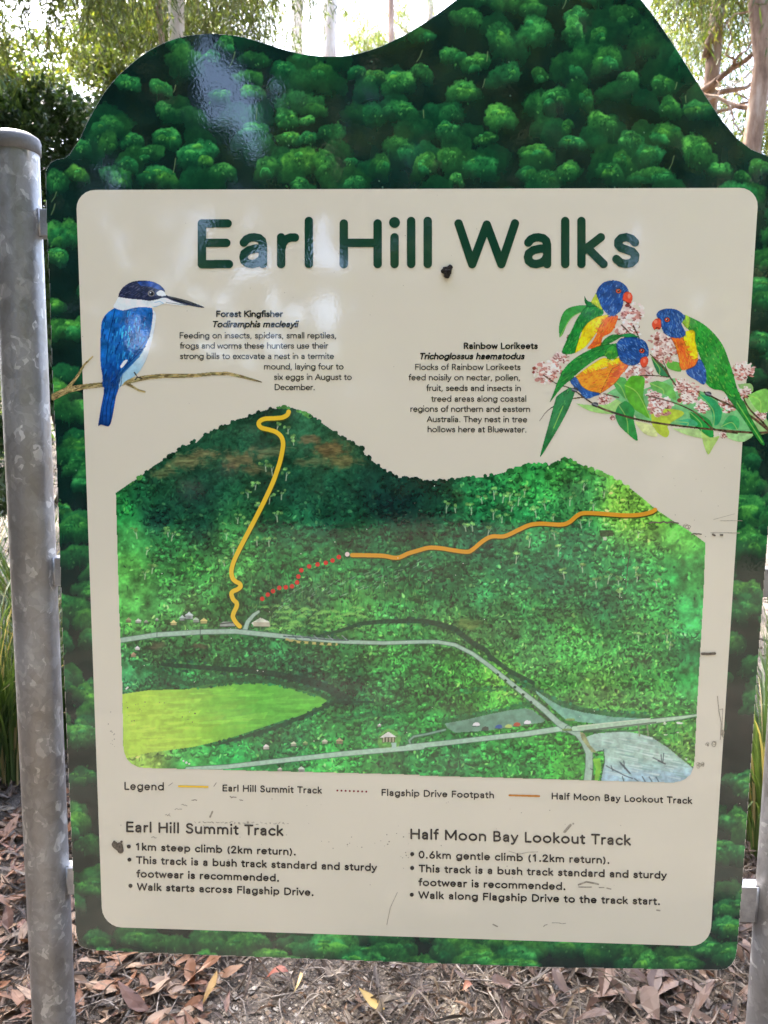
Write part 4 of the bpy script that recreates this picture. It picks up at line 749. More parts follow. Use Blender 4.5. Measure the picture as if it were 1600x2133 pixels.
branch([(660,360),(705,405)], 3); branch([(735,365),(775,450)], 3); branch([(1190,790),(1280,840),(1400,895),(1500,955),(1600,1035)], [4, 5]); branch([(780,685),(870,684),(960,695)], 2.6); branch([(135,975),(180,915),(240,872),(300,840),(420,822)], [2, 3, 3.4]); branch([(1440,830),(1480,900),(1560,980),(1600,1030)], [3, 4.5]); branch([(545,800),(640,825)], 3)
GRN, YEL, ORG, BLU, RED = (28, 128, 50), (232, 206, 24), (220, 96, 36), (28, 70, 134), (212, 76, 50)
def feathers(pts, n, cols, ang, l0=8, l1=20, w=1.8, a=.7):
    q = spl(LK(pts) + LK(pts[:1]), 4); P = np.array(q); k = 0
    for i in range(n * 3):
        x, y = rng.uniform(*np.percentile(P[:, 0], [0, 100])), rng.uniform(*np.percentile(P[:, 1], [0, 100])); W = lv.win(x, y, x, y)
        W = (slice(W[0].start, W[0].start + 1), slice(W[1].start, W[1].start + 1))
        if not Canvas.inside(lv, q, W).any(): continue
        k += 1
        if k > n: break
        t = R(ang + rng.normal(0, 14)); l = rng.uniform(l0, l1) / 3
        lv.stroke([(x, y), (x + l * math.cos(t), y + l * math.sin(t))], [w, w * .6], np.array(cols[rng.integers(0, len(cols))]) * rng.uniform(.9, 1.1), a, False)
def part(pts, col, n=0, cols=(), ang=90, tex=.08, **k):
    lp(pts, col, tex=tex, **k); q_ = spl(LK(pts) + LK(pts[:1]), 4)
    lv.stroke(q_, 1.5, np.array(col) * .42, .55, False)
    if n: feathers(pts, n, cols, ang)
GF = [(20, 92, 44), (54, 156, 66), (88, 176, 72), (16, 76, 40)]; OF = [(228, 140, 40), (196, 70, 36), (226, 176, 40)]; BF = [(70, 130, 196), (22, 48, 104), (48, 96, 170), (120, 160, 200)]; YF = [(236, 216, 60), (206, 170, 30)]
# bird at the top left
part([(440,240),(470,213),(530,240),(545,290),(500,312),(450,345),(412,392),(390,440),(370,530),(330,548),(278,536),(300,470),(340,390),(372,320),(410,270)], GRN, 110, GF, 120)
part([(420,165),(440,200),(470,215),(510,240),(450,242),(424,220)], (26, 110, 50))
part([(500,310),(580,292),(545,350),(505,405),(480,440),(430,500),(380,532),(362,538),(385,460),(412,390),(450,342)], YEL, 60, YF, 110)
part([(578,300),(637,300),(622,360),(592,412),(542,440),(520,502),(440,512),(470,470),(502,410),(525,360)], ORG, 90, OF, 120)
part([(462,212),(480,180),(500,152),(520,200),(540,262),(500,240)], (178, 196, 56), 20, [(150,180,60),(206,206,60)], 100)
part([(496,158),(510,120),(545,86),(600,73),(652,82),(690,110),(707,150),(682,170),(668,190),(674,216),(660,252),(640,286),(602,302),(562,286),(530,240),(512,195)], BLU, 140, BF, 110)
part([(672,162),(692,148),(720,154),(732,182),(726,212),(716,226),(690,216),(668,200)], RED, tex=.04); lv.stroke(LK([(672,205),(690,216),(712,224)]), 2.2, (80, 30, 28), .9, False); lv.poly(el(*LK([(708,176)])[0], 3, 5), (232, 150, 120), .7, 0, False)
def fringe(a, b, n, col, l, ang):            # ragged orange feather tips over the yellow
    for i in range(n):
        t = rng.random(); x, y = a[0] + (b[0] - a[0]) * t, a[1] + (b[1] - a[1]) * t; t2 = R(ang + rng.normal(0, 10)); L_ = rng.uniform(.4, 1) * l
        lv.stroke(LK([(x, y), (x + L_ * math.cos(t2), y + L_ * math.sin(t2))]), [3, 1], np.array(col) * rng.uniform(.9, 1.1), .85, False)
fringe((575, 310), (470, 500), 26, (222, 110, 34), 40, 205)
# bird on the right
part([(1300,770),(1420,820),(1480,940),(1560,1080),(1577,1130),(1545,1117),(1480,1020),(1420,930),(1368,862)], (36, 124, 50), 50, GF, 62); lv.stroke(LK([(1400,860),(1480,985),(1562,1112)]), 2., (126, 196, 80), .9, False)
part([(1050,290),(1100,308),(1180,350),(1250,410),(1310,490),(1346,580),(1372,660),(1400,760),(1424,835),(1380,830),(1300,782),(1240,770),(1190,722),(1196,650),(1162,570),(1130,480),(1125,420),(1085,390),(1050,350)], (38, 142, 48), 240, GF + [(150, 196, 80)], 62)
part([(1062,400),(1125,398),(1132,480),(1152,562),(1112,592),(1070,502),(1040,442)], YEL, 40, YF, 80)
part([(975,440),(1045,440),(1072,500),(1112,582),(1152,570),(1132,622),(1072,648),(1040,642),(1020,560),(1000,490)], ORG, 90, OF, 70)
part([(1070,650),(1130,622),(1160,575),(1198,650),(1192,742),(1130,712),(1082,682)], (40, 80, 150), 50, BF, 70)
part([(1050,290),(1095,310),(1085,385),(1050,350),(1040,320)], (150, 190, 50), 14, [(120,180,50)], 80)
part([(882,292),(900,268),(950,254),(1010,260),(1050,285),(1066,312),(1045,350),(1068,400),(1060,432),(1010,443),(960,430),(920,396),(908,335),(885,310)], BLU, 140, BF, 80)
part([(912,330),(914,370),(906,390),(880,388),(872,397),(856,372),(854,345),(874,322),(896,317)], RED, tex=.04); lv.stroke(LK([(872,394),(886,376),(908,384)]), 2., (80, 30, 28), .9, False); lv.poly(el(*LK([(878,340)])[0], 4, 4), (232, 150, 120), .6, 0, False)
fringe((1040, 445), (1112, 585), 18, (222, 110, 34), 30, -10)
# bird in the middle, head down
part([(330,758),(250,810),(228,862),(190,1000),(138,1192),(152,1192),(222,1080),(300,942),(342,850),(362,780)], (28, 116, 56), 60, GF, 112); lv.stroke(LK([(285,880),(225,1020)]), 1.8, (150, 200, 80), .8, False)
part([(600,585),(650,568),(684,600),(640,622),(560,632),(480,662),(420,682),(362,692),(400,660),(470,610),(540,570)], YEL, 60, YF, 170)
part([(362,692),(420,680),(500,652),(600,622),(682,600),(702,620),(652,682),(600,742),(530,792),(480,802),(430,772),(380,742)], (222, 140, 34), 140, OF, 160)
part([(600,640),(682,600),(704,620),(652,690),(600,750),(530,795),(560,720)], (214, 96, 40), 60, OF, 150)
fringe((400, 690), (680, 605), 40, (224, 128, 34), 42, 235)
part([(324,712),(365,694),(402,750),(450,782),(522,800),(480,822),(440,832),(390,792),(340,742)], (36, 84, 158), 50, BF, 40)
part([(630,476),(642,530),(602,582),(550,562),(500,582),(440,622),(390,662),(330,716),(280,760),(230,822),(196,862),(220,800),(250,720),(290,640),(350,580),(430,530),(520,495),(580,482)], GRN, 190, GF, 145)
part([(560,520),(600,490),(640,520),(640,560),(600,582),(556,562)], (46, 140, 50), 24, [(120,180,50),(60,150,60)], 120)
part([(525,495),(545,455),(600,420),(660,430),(640,450),(580,482)], (40, 122, 50), 16, GF, 160); part([(640,425),(720,415),(770,440),(700,442)], (36, 130, 70))
part([(626,478),(650,450),(700,440),(762,442),(812,465),(834,512),(832,562),(790,572),(772,602),(732,620),(690,612),(650,582),(634,530)], BLU, 140, BF, 40)
part([(788,572),(815,562),(832,580),(826,615),(800,633),(784,616),(778,590)], RED, tex=.04); lv.poly(el(*LK([(806,590)])[0], 3, 4), (226, 140, 116), .6, 0, False)
for x, y in [(640,143),(952,327),(790,526)]:
    q = LK([(x, y)])[0]; lv.poly(el(*q, 6.6, 5.8), (24, 34, 60), 1, 0, False); lv.poly(el(*q, 5, 4.4), (186, 70, 44), 1, 0, False); lv.poly(el(*q, 2.5, 2.3), (22, 16, 20), 1, 0, False); lv.poly(el(q[0] - 1.2, q[1] - 1.2, .9, .8), (230, 230, 230), 1, 0, False)
for x, y in [(360,775),(490,868),(1215,800)]: lv.poly(el(*LK([(x, y)])[0], 7.5, 5), (70, 72, 80), 1, .2); lv.stroke(LK([(x - 14, y - 4), (x + 16, y + 8)]), 2, (150, 152, 160), .8, False); lv.stroke(LK([(x - 14, y + 8), (x + 10, y + 18)]), 2, (30, 30, 34), .8, False)
lv.mesh('lorikeet_picture', -.0013, panel, keep=lv.inside(OUT, (slice(0, lv.h), slice(0, lv.w)))); del lv

# ---- dirt, scuffs and chips
def specks(cx, cy, sx_, sy_, n, w0, w1): return [([(cx + rng.normal(0, sx_), cy + rng.normal(0, sy_))], rng.uniform(w0, w1)) for i in range(n)]
def squig(x, y, l, h=2, n=4): return [(x + l * i / n, y + rng.uniform(-h, h)) for i in range(n + 1)]
sc = []
for i in range(22): x = 405 + i * 9.2; sc.append((squig(x, 1712 + (x - 405) * .012 + rng.uniform(-1, 2), rng.uniform(2, 7), 1.8, 3), rng.uniform(.9, 2.2)))
sc += [(squig(365, 1684, 14, 2), 1.2), (squig(378, 1676, 12, 2), 1.4), (squig(400, 1666, 10, 1), 2), (squig(480, 1660, 12, 2), 2.4), (squig(500, 1666, 6, 1), 2), ([(443, 1690), (438, 1701)], 3.6), (squig(345, 1698, 10, 3), 1.5), ([(360, 1630), (352, 1636)], 1.4), ([(451, 1630), (446, 1637)], 1.6),
       (squig(316, 1741, 10, 4), 1.6), ([(1188, 1718), (1176, 1732)], 5.5), ([(1194, 1715)], 4), (squig(1060, 1775, 60, 4, 3), 1.2), ([(1205, 1842), (1222, 1836), (1246, 1841)], 3.4), ([(1206, 1847), (1232, 1847)], 2.6), ([(1248, 1848), (1258, 1848)], 2), ([(1264, 1849), (1272, 1851)], 2.6), (squig(1132, 1928, 8, 4, 2), 1.8), (squig(1150, 1922, 28, 1.5), 1.3), ([(1027, 1925), (1036, 1929)], 3), ([(828, 1858), (813, 1890), (806, 1925)], 1.1), ([(1368, 1895), (1374, 1896)], 3),
       (squig(1480, 1110, 60, 1), 1.2), (squig(1500, 1084, 46, 1), 1), ([(1486, 1082), (1530, 1070)], .8), ([(1494, 1450), (1497, 1480), (1502, 1505), (1500, 1540)], 1.5), ([(1498, 1478), (1505, 1476), (1503, 1530)], 1.2)]
for c in [(1486,1548,5,7),(1473,1550,3,3),(1504,1528,3,9),(1455,1594,4,5),(1464,1592,3,3),(1430,1098,8,6)]: sc += [(el(c[0] + rng.uniform(-2, 2), c[1] + rng.uniform(-3, 3), c[2] * rng.uniform(.4, 1), c[3] * rng.uniform(.4, 1), n=9), .9) for k in range(4)]
sc += specks(233, 1530, 6, 28, 12, 1.2, 2.8) + specks(600, 1760, 190, 60, 26, 1, 2.4) + specks(1100, 1760, 220, 70, 26, 1, 2.2) + specks(800, 600, 400, 150, 30, .9, 1.8) + specks(1450, 1000, 60, 60, 10, 1, 2) + specks(745, 1757, 70, 12, 16, 1.2, 3.2) + specks(845, 1781, 8, 3, 6, 1.5, 3)
tag(ink('scuff_marks', [(p, w) for p, w in sc], 'scuff', panel, -.0012), kind='stuff')
tag(ink('dark_stains', [([(248, 1765), (244, 1762), (240, 1758)], 13), ([(252, 1770), (250, 1760)], 13), ([(239, 1752)], 5), ([(254, 1752)], 5), ([(1462, 1361), (1474, 1361.5), (1488, 1360.5)], 5.5), (squig(1352, 1088, 60, 2, 8), 3), ([(1484, 1113), (1488, 1115)], 4), ([(1500, 1114), (1504, 1114)], 3.5), (squig(1440, 1112, 20, 2), 2.4), ([(1312, 1140), (1306, 1185), (1303, 1225)], 1.4)] + specks(300, 1475, 24, 10, 13, 1.2, 2.6) + specks(400, 1490, 12, 5, 4, 1.6, 3.2) + specks(925, 1160, 300, 120, 14, 1.2, 2.4), 'scuffd', mapo, -.0021), kind='stuff')
tag(ink('paint_chips', [([(383, 1584)], 4), ([(389, 1587.5)], 5), ([(395, 1590)], 4), ([(264, 1434), (267, 1431)], 3.5), ([(905, 1012)], 2), ([(537, 1396)], 3)] + [([(rng.uniform(300, 1400), rng.uniform(1080, 1560))], rng.uniform(1.2, 2.2)) for i in range(40)], 'chip', mapo, -.0021), kind='stuff')

# ---- posts with caps and brackets
RP = .0385; MAT['cap'] = noisy('cap_steel', (.09, .09, .095, 1), (.15, .155, .165, 1), scale=14, rough=.6, metal=.4, bump=.08, bscale=200)
def post(px, py, py2=None):
    c = onsign(px, py); x = c[0]; m = MB(); zt = onsign(20, 300)[2]
    m.lathe([(RP, -.3), (RP, .2), (RP, .6), (RP, 1.0), (RP, 1.4), (RP, zt)], 64, (x, .012)); o = m.build('post', MAT['galv'], sign, True)
    k = MB(); k.lathe([(RP + .0005, zt - .012), (RP + .003, zt - .011), (RP + .0033, zt + .009), (RP + .0015, zt + .0135), (RP * .8, zt + .019), (RP * .4, zt + .023), (.0005, zt + .0245)], 64, (x, .012))
    k.build("cap", MAT["cap"], o, True)
    return o, x
pl_, xl = post(58, 1066)
pr_, xr = post(1671, 1300)
MAT['bracket'] = noisy('bracket_steel', (.24, .245, .26, 1), (.38, .39, .41, 1), scale=30, rough=.45, metal=.7, bump=.1, bscale=120)
def bracket(post_o, x, side, pxa, pya, pyb):
    za, zb = onsign(pxa, pya)[2], onsign(pxa, pyb)[2]; xe = x + side * (RP + .046); x0, x1 = sorted((x + side * (RP - .006), xe)); m = MB()
    m.box((x0, -.004, zb), (x1, .0, za)) if False else m.box((x0, .0052, zb), (x1, .033, za))
    o = m.build('bracket', MAT['bracket'], post_o); bv = o.modifiers.new('b', 'BEVEL'); bv.width = .002; bv.segments = 2
    wl = MB(); wl.tube([(x + side * (RP + .001), .008, zb), (x + side * (RP + .001), .008, za)], [.004, .004], 6); wl.build('weld', MAT['bracket'], post_o, True)
for side, po, x, spots in ((1, pl_, xl, [(85, 432, 490), (115, 1163, 1222), (145, 1812, 1868)]), (-1, pr_, xr, [(1630, 450, 505), (1592, 1186, 1246), (1560, 1852, 1926)])):
    for s_ in spots: bracket(po, x, side, *s_)

# ---- mud nest stuck on the panel
c = onsign(932, 566, -.004); m = MB()
for dx, dz, r in ((0, 0, .0075), (.004, .006, .0045), (-.005, .001, .0055), (0, -.005, .006)):
    vs, fs = [], []; n, k = 10, 6
    for i in range(k + 1):
        for j in range(n):
            a, b = math.pi * i / k, 2 * math.pi * j / n; q = r * (1 + .18 * random.uniform(-1, 1)); vs.append((c[0] + dx + q * math.sin(a) * math.cos(b), c[1] + .7 * q * math.sin(a) * math.sin(b), c[2] + dz + q * math.cos(a)))
    for i in range(k):
        for j in range(n): fs.append((i*n+j, i*n+(j+1) % n, (i+1)*n+(j+1) % n, (i+1)*n+j))
    m.add(vs, fs)
tag(m.build('mud_nest', noisy('dark_mud', (.008, .007, .006, 1), (.03, .025, .02, 1), scale=200, rough=.95, bump=.6, bscale=300), None, False, tuple(c)), 'small black lump of mud stuck to the cream panel under the title', 'mud nest')
#PLANTS
# ------------------------------------------------------------------ foliage
MAT['leaf'] = leafmat('hanging_leaf', .42); MAT['gloss_leaf'] = leafmat('glossy_leaf', .25, .3); MAT['blade'] = leafmat('grass_blade', .3, .4)
MAT['bark_pale'] = noisy('peeling_pale_bark', (.46, .35, .28, 1), (.74, .66, .58, 1), scale=9, rough=.85, bump=.8, bscale=14, stretch=(1, 1, .28), c3=(.66, .55, .46, 1))
MAT['bark_brown'] = noisy('peeling_brown_bark', (.15, .085, .055, 1), (.50, .38, .29, 1), scale=10, rough=.9, bump=1., bscale=16, stretch=(1, 1, .25), c3=(.34, .22, .15, 1))
MAT['bark_dark'] = noisy('dark_bark', (.05, .038, .03, 1), (.17, .13, .10, 1), scale=12, rough=.95, bump=1., bscale=30, stretch=(1, 1, .3))
def unit(v): return v / (np.linalg.norm(v, axis=-1, keepdims=True) + 1e-9)
def leaves(P, D, Ln, Wd, C, bend=.15, fold=True):
    """lance-shaped leaves: P base (n,3), D direction, lengths, widths, colours -> V, F, C"""
    n = len(P); D = unit(D); S = unit(np.cross(D, rng.normal(size=(n, 3)))); N = np.cross(D, S)
    Ln = Ln[:, None]; Wd = Wd[:, None]; b = bend * Ln * rng.uniform(-1, 1, (n, 1))
    V = np.stack([P, P + D * Ln * .38 - S * Wd * .5 + N * b * .5, P + D * Ln * .38 + S * Wd * .5 + N * b * .5,
                  P + D * Ln * .74 - S * Wd * .3 + N * b * .2, P + D * Ln * .74 + S * Wd * .3 + N * b * .2, P + D * Ln - N * b * .6], 1)
    o = (np.arange(n) * 6)[:, None]
    Fq = np.concatenate([o + [0, 2, 4, 1], o + [1, 4, 5, 3]], 0)
    # quads: base-right-farright-left, left-farright-tip-farleft
    return V.reshape(-1, 3), Fq, np.repeat(C, 6, 0)
def weeping(centre, rad, ntw, style, twig=(.35, .9), per=16, Ln=(.07, .13), Wd=(.008, .014), cols=None, clump=9, density=None):
    """drooping twigs hung with narrow leaves, gathered in clumps"""
    cc = np.array(centre) + rng.normal(0, .45, (clump, 3)) * np.array(rad)
    k = rng.integers(0, clump, ntw); P0 = cc[k] + rng.normal(0, .22, (ntw, 3)) * np.array(rad)
    out = rng.normal(0, 1, (ntw, 3)) * [1, 1, .3]; out = unit(out)
    tl = rng.uniform(*twig, ntw); t = np.linspace(.1, 1, per)
    pts = P0[:, None, :] + out[:, None, :] * (tl[:, None] * .45 * (1 - (1 - t) ** 2))[..., None] + np.array([0, 0, -1.]) * (tl[:, None] * .8 * t ** 1.7)[..., None]
    n = ntw * per; P = pts.reshape(-1, 3) + rng.normal(0, .02, (n, 3))
    D = rng.normal(0, .55, (n, 3)) + np.repeat(out, per, 0) * .25 + [0, 0, -1.0]
    cl = np.array(cols)[rng.integers(0, len(cols), n)] * rng.uniform(.7, 1.3, (n, 1)) * np.repeat(rng.uniform(.75, 1.25, (ntw, 1)), per, 0)
    tw = []
    for i in rng.permutation(ntw)[:int(ntw * .5)]: tw.append(pts[i][::4])
    return leaves(P, D, rng.uniform(*Ln, n), rng.uniform(*Wd, n), cl), tw
def bushy(centre, rad, n, cols, Ln=(.04, .08), Wd=(.018, .032), clump=40, spread=.16):
    cc = rng.normal(size=(clump, 3)); cc = unit(cc) * rng.uniform(.35, 1, (clump, 1)) ** .5 * np.array(rad) + np.array(centre)
    k = rng.integers(0, clump, n); P = cc[k] + unit(rng.normal(size=(n, 3))) * rng.uniform(.3, 1, (n, 1)) * spread * np.array(rad).mean() * 2
    D = unit(P - np.array(centre)) + rng.normal(0, .7, (n, 3)) + [0, 0, -.25]
    cl = np.array(cols)[rng.integers(0, len(cols), n)] * rng.uniform(.7, 1.3, (n, 1)) * rng.uniform(.75, 1.25, (clump, 1))[k]
    return leaves(P, D, rng.uniform(*Ln, n), rng.uniform(*Wd, n), cl)
def join(parts):
    V, Fq, C = [], [], []; o = 0
    for v, f, c in parts: V.append(v); Fq.append(f + o); C.append(c); o += len(v)
    return np.concatenate(V), np.concatenate(Fq), np.concatenate(C)
def trunk_pts(a, b, n=9, wob=.03):
    a, b = np.array(a, float), np.array(b, float); return [tuple(a + (b - a) * t + rng.normal(0, wob, 3) * [1, 1, 0] * (0 < t < 1)) for t in np.linspace(0, 1, n)]
def crooked(a, b, n=7, w=.06):
    a, b = np.array(a, float), np.array(b, float); L = np.linalg.norm(b - a); o = []
    for i, t in enumerate(np.linspace(0, 1, n)): o.append(tuple(a + (b - a) * t + rng.normal(0, w * L / n * 1.6, 3) * (i > 0)))
    return o
OLIVE = [(.055, .075, .022), (.07, .095, .03), (.05, .06, .025), (.085, .10, .035)]
SUNNY = [(.09, .12, .02), (.12, .14, .025), (.07, .11, .025), (.13, .12, .02)]
DEEP = [(.035, .07, .025), (.05, .09, .03), (.03, .055, .022), (.065, .105, .045)]
def tree(name, label, cat, base, top, r0, r1, bark, crowns=(), limbs=(), group=None, lmat='leaf', bare=.6):
    """trunk from base to top; limbs [(start, end, r)], crowns = list of leaf batches"""
    e = empty(name, tuple(base), label, cat, group); off = np.array(base, float)
    t = MB(); pts = trunk_pts([0, 0, -.15], np.array(top) - off, 11, r0 * .45); t.tube(pts, np.linspace(r0, r1, 11), 14, .10)
    t.build('trunk', MAT[bark], e, True)
    if limbs:
        for a, b, r in limbs:
            m = MB(); q = crooked(np.array(a) - off, np.array(b) - off, 9, .10); m.tube(q, np.linspace(r, r * .35, 9), 7, .1)
            for k in range(4):
                i = rng.integers(3, 9); p = np.array(q[i]); d = rng.normal(0, .28, 3) + (np.array(b) - np.array(a)) * .22; m.tube(crooked(p, p + d, 6, .16), np.linspace(r * .4, r * .12, 6), 5)
            m.build('branch', MAT[bark], e, True)
    tw = []; batch = []
    for c in crowns:
        if isinstance(c[0], tuple): batch.append(c[0]); tw += c[1]
        else: batch.append(c)
    for q in tw:                               # the twigs the leaves hang on
        q = np.array(q); w_ = np.linspace(.0035, .0015, len(q))[:, None]; s_ = np.array([[1, 0, 0]]) * w_; u_ = np.array([[0, 1, 0]]) * w_
        V = np.stack([q - s_, q + s_, q - u_, q + u_], 1).reshape(-1, 3); i = np.arange(len(q) - 1)[:, None] * 4
        batch.append((V, np.concatenate([i + [0, 1, 5, 4], i + [2, 3, 7, 6]]), np.full((len(V), 3), .06) * [1.1, .8, .6]))
    if batch:
        V, Fq, C = join(batch); mesh_np('foliage', V - off, Fq, MAT[lmat], e, C)
    return e
def gb(px, Y):                                # where a trunk seen at column px stands, at depth Y
    p = at(px, 882., Y); return np.array([p[0], p[1], gheight(p[0], p[1])])
def A(px, py, Y): return at(float(px), float(py), Y)
W = weeping
# --- left: weeping tree whose trunk stands off to the left, its fine curtain of leaves over the corner
b = gb(-220, 4.6)
tree('weeping_tree', 'weeping tree with a curtain of narrow olive leaves over the top left corner', 'tree', b, A(-160, -700, 4.6), .14, .07, 'bark_dark',
     [W((-2.8, 3.4, 6.0), (1.6, 1.2, .5), 560, 0, cols=OLIVE, clump=26, Ln=(.12, .2), Wd=(.02, .032)), W((-.9, 3.2, 6.2), (1.6, 1.2, .5), 560, 0, cols=OLIVE, clump=26, Ln=(.12, .2), Wd=(.02, .032)), W((-4.2, 5.6, 7.6), (1.8, 1.5, .6), 560, 0, cols=OLIVE, clump=26, Ln=(.12, .2), Wd=(.02, .032)), W(A(60, -130, 4.4), (.75, .7, .5), 330, 0, cols=OLIVE), W(A(260, -170, 4.8), (.65, .7, .45), 300, 0, cols=OLIVE), W(A(150, -420, 4.6), (1.2, 1, .6), 260, 0, cols=OLIVE)],  # the high large-leaved crowns are unseen, added to shade the ground
     [(A(-180, -400, 4.6), A(260, -260, 4.7), .05), (A(-190, -250, 4.6), A(120, -170, 4.4), .04)])
b = gb(392, 6.2)
tree('paperbark_tree', 'pale thick-trunked paperbark just left of the sign\'s lower hump', 'tree', b, A(372, -900, 6.2), .088, .06, 'bark_pale',
     [W(A(500, -20, 7.0), (.55, .4, .4), 300, 0, cols=OLIVE), W(A(590, -110, 6.6), (.45, .5, .4), 200, 0, cols=OLIVE), W(A(300, -10, 7.2), (.7, .5, .5), 380, 0, cols=OLIVE + SUNNY), W(A(330, 60, 7.8), (.8, .4, .5), 420, 0, cols=OLIVE + SUNNY), W((-1.8, 6.2, 8.6), (2.0, 1.6, .7), 600, 0, cols=OLIVE, clump=26, Ln=(.12, .2), Wd=(.02, .032)), W((.4, 5.6, 8.0), (1.8, 1.4, .6), 460, 0, cols=OLIVE, clump=22, Ln=(.12, .2), Wd=(.02, .032)), W(A(420, -420, 6.0), (1.3, .9, .8), 420, 0, cols=OLIVE), W(A(480, 110, 7.2), (.55, .4, .35), 160, 0, cols=OLIVE)],  # crowns with larger leaves hang out of view, put in as a sun screen
     [(A(378, -60, 6.2), A(545, -150, 6.0), .035), (A(376, -120, 6.2), A(250, -200, 6.4), .03)])
b = gb(420, 5.4)
tree('leaning_sapling', 'thin brown sapling leaning left in front of the pale paperbark', 'tree', b, A(318, -160, 5.6), .034, .022, 'bark_brown', [W(A(300, -120, 5.6), (.3, .3, .3), 60, 0, cols=OLIVE)])
for px, Y, r, pt, nm in [(628, 11, .098, 632, 'slender pale gum, left of the pair in the dip of the sign'), (682, 10, .115, 690, 'thicker pale gum, right of the pair in the dip of the sign'), (815, 13, .065, 812, 'thin brown gum in the right half of the dip')]:
    b = gb(px, Y); tree('gum_tree', nm, 'tree', b, A(pt, -900, Y), r, r * .7, 'bark_pale' if px < 800 else 'bark_brown',
        [W(A(px + 30, -330, Y), (1.0, .8, .8), 200, 0, cols=OLIVE), W(A(px - 75 if px == 628 else px + 45 if px == 682 else px + 20, 0, Y + .8), (.26, .4, .3), 50, 0, cols=OLIVE + SUNNY)], [(A(px + 3, 60, Y), A(px - 70, -80, Y), .02)] if px == 628 else [], group='gum trees behind the sign')
# --- right side
b = gb(1436, 5.6)
tree('forked_gum_tree', 'rough brown-barked gum leaning right just beyond the sign\'s steep right edge', 'tree', b, A(1500, -300, 5.7), .082, .05, 'bark_brown',
     [W(A(1400, -60, 6.4), (.45, .5, .4), 150, 0, cols=OLIVE + SUNNY), W(A(1540, -120, 6.2), (.6, .5, .5), 200, 0, cols=OLIVE + SUNNY), W(A(1500, -460, 6.0), (1.2, .9, .8), 300, 0, cols=OLIVE)],
     [(A(1463, 190, 5.6), A(1640, 60, 5.2), .03), (A(1458, 215, 5.6), A(1660, 130, 5.3), .026), (A(1470, 120, 5.6), A(1545, -90, 5.5), .03), (A(1452, 250, 5.6), A(1640, 190, 5.5), .018)])
b = gb(1578, 5.0)
tree('broad_gum_tree', 'broad straight gum with peeling pink-brown bark at the right edge', 'tree', b, A(1572, -700, 5.0), .082, .06, 'bark_brown',
     [W(A(1600, -80, 5.4), (.5, .5, .4), 180, 0, cols=OLIVE + SUNNY), W(A(1620, -400, 5.2), (1.1, .9, .7), 260, 0, cols=OLIVE)],
     [(A(1576, 230, 5.0), A(1450, 190, 5.3), .022), (A(1577, 40, 5.0), A(1690, -60, 5.0), .03)])
b = gb(1760, 8.0)
tree('sunlit_tree', 'loose yellow-green tree glowing behind the two brown trunks at right', 'tree', b, A(1720, -300, 8.0), .10, .05, 'bark_pale',
     [W(A(1520, 60, 8.2), (.8, .8, .6), 330, 0, cols=SUNNY), W(A(1600, 230, 8.4), (.8, .8, .5), 330, 0, cols=SUNNY), W(A(1420, -60, 8.6), (.7, .8, .5), 220, 0, cols=SUNNY), W(A(1680, -150, 8), (1, .8, .8), 260, 0, cols=SUNNY)],
     [(A(1720, -60, 8), A(1420, 40, 8.2), .03), (A(1725, 60, 7.8), A(1450, 220, 7.6), .022), (A(1730, 0, 8), A(1540, 100, 8.2), .03), (A(1740, 100, 8), A(1590, 260, 8.3), .03)])
b = gb(880, 15)
tree('distant_gum_tree', 'distant yellow-green gum low in the bright gap of the dip', 'tree', b, A(890, -200, 15), .12, .06, 'bark_pale',
     [W(A(790, 70, 14), (.6, .8, .45), 260, 0, cols=SUNNY), W(A(775, 60, 15), (.7, .8, .5), 160, 0, cols=SUNNY), W(A(900, -40, 15), (1.2, 1, .8), 240, 0, cols=SUNNY), W(A(1050, -120, 15), (1.3, 1, 1), 240, 0, cols=SUNNY)], [(A(885, 100, 15), A(800, 20, 15), .05)])
# --- shrubs at left
def shrub(name, label, base, batches, lmat, stems):
    e = empty(name, tuple(base), label, 'shrub'); off = np.array(base)
    V, Fq, C = join(batches); mesh_np('foliage', V - off, Fq, MAT[lmat], e, C); m = MB()
    for s_ in stems: m.tube(crooked([0, 0, -.1], np.array(s_) - off, 8, .12), np.linspace(.025, .008, 8), 6)
    m.build('stems', MAT['bark_dark'], e, True)
b = gb(60, 4.4)
shrub('glossy_shrub', 'dense dark glossy-leaved shrub behind the left post and its cap', b,
      [bushy(A(60, 330, 4.4), (.62, .5, .42), 9000, DEEP, clump=60, spread=.12), bushy(A(180, 330, 4.7), (.4, .5, .5), 4500, DEEP, clump=40, spread=.13), bushy(A(-60, 470, 4.2), (.5, .5, .6), 5000, DEEP, clump=50, spread=.13), bushy(A(130, 520, 4.6), (.5, .5, .6), 6000, DEEP, clump=50, spread=.13), bushy(A(100, 740, 4.4), (.5, .5, .4), 5000, DEEP, clump=40, spread=.13), bushy(A(120, 620, 5.2), (.7, .5, .7), 6000, DEEP, clump=60, spread=.13), bushy(A(-40, 960, 4.0), (.42, .35, .42), 5000, DEEP, clump=40, spread=.13), bushy(A(120, 700, 3.9), (.35, .3, .5), 5000, DEEP, clump=40, spread=.13)],
      'gloss_leaf', [A(60, 350, 4.4), A(0, 400, 4.2), A(160, 330, 4.6), A(110, 520, 4.5)])
b = gb(180, 6.6)
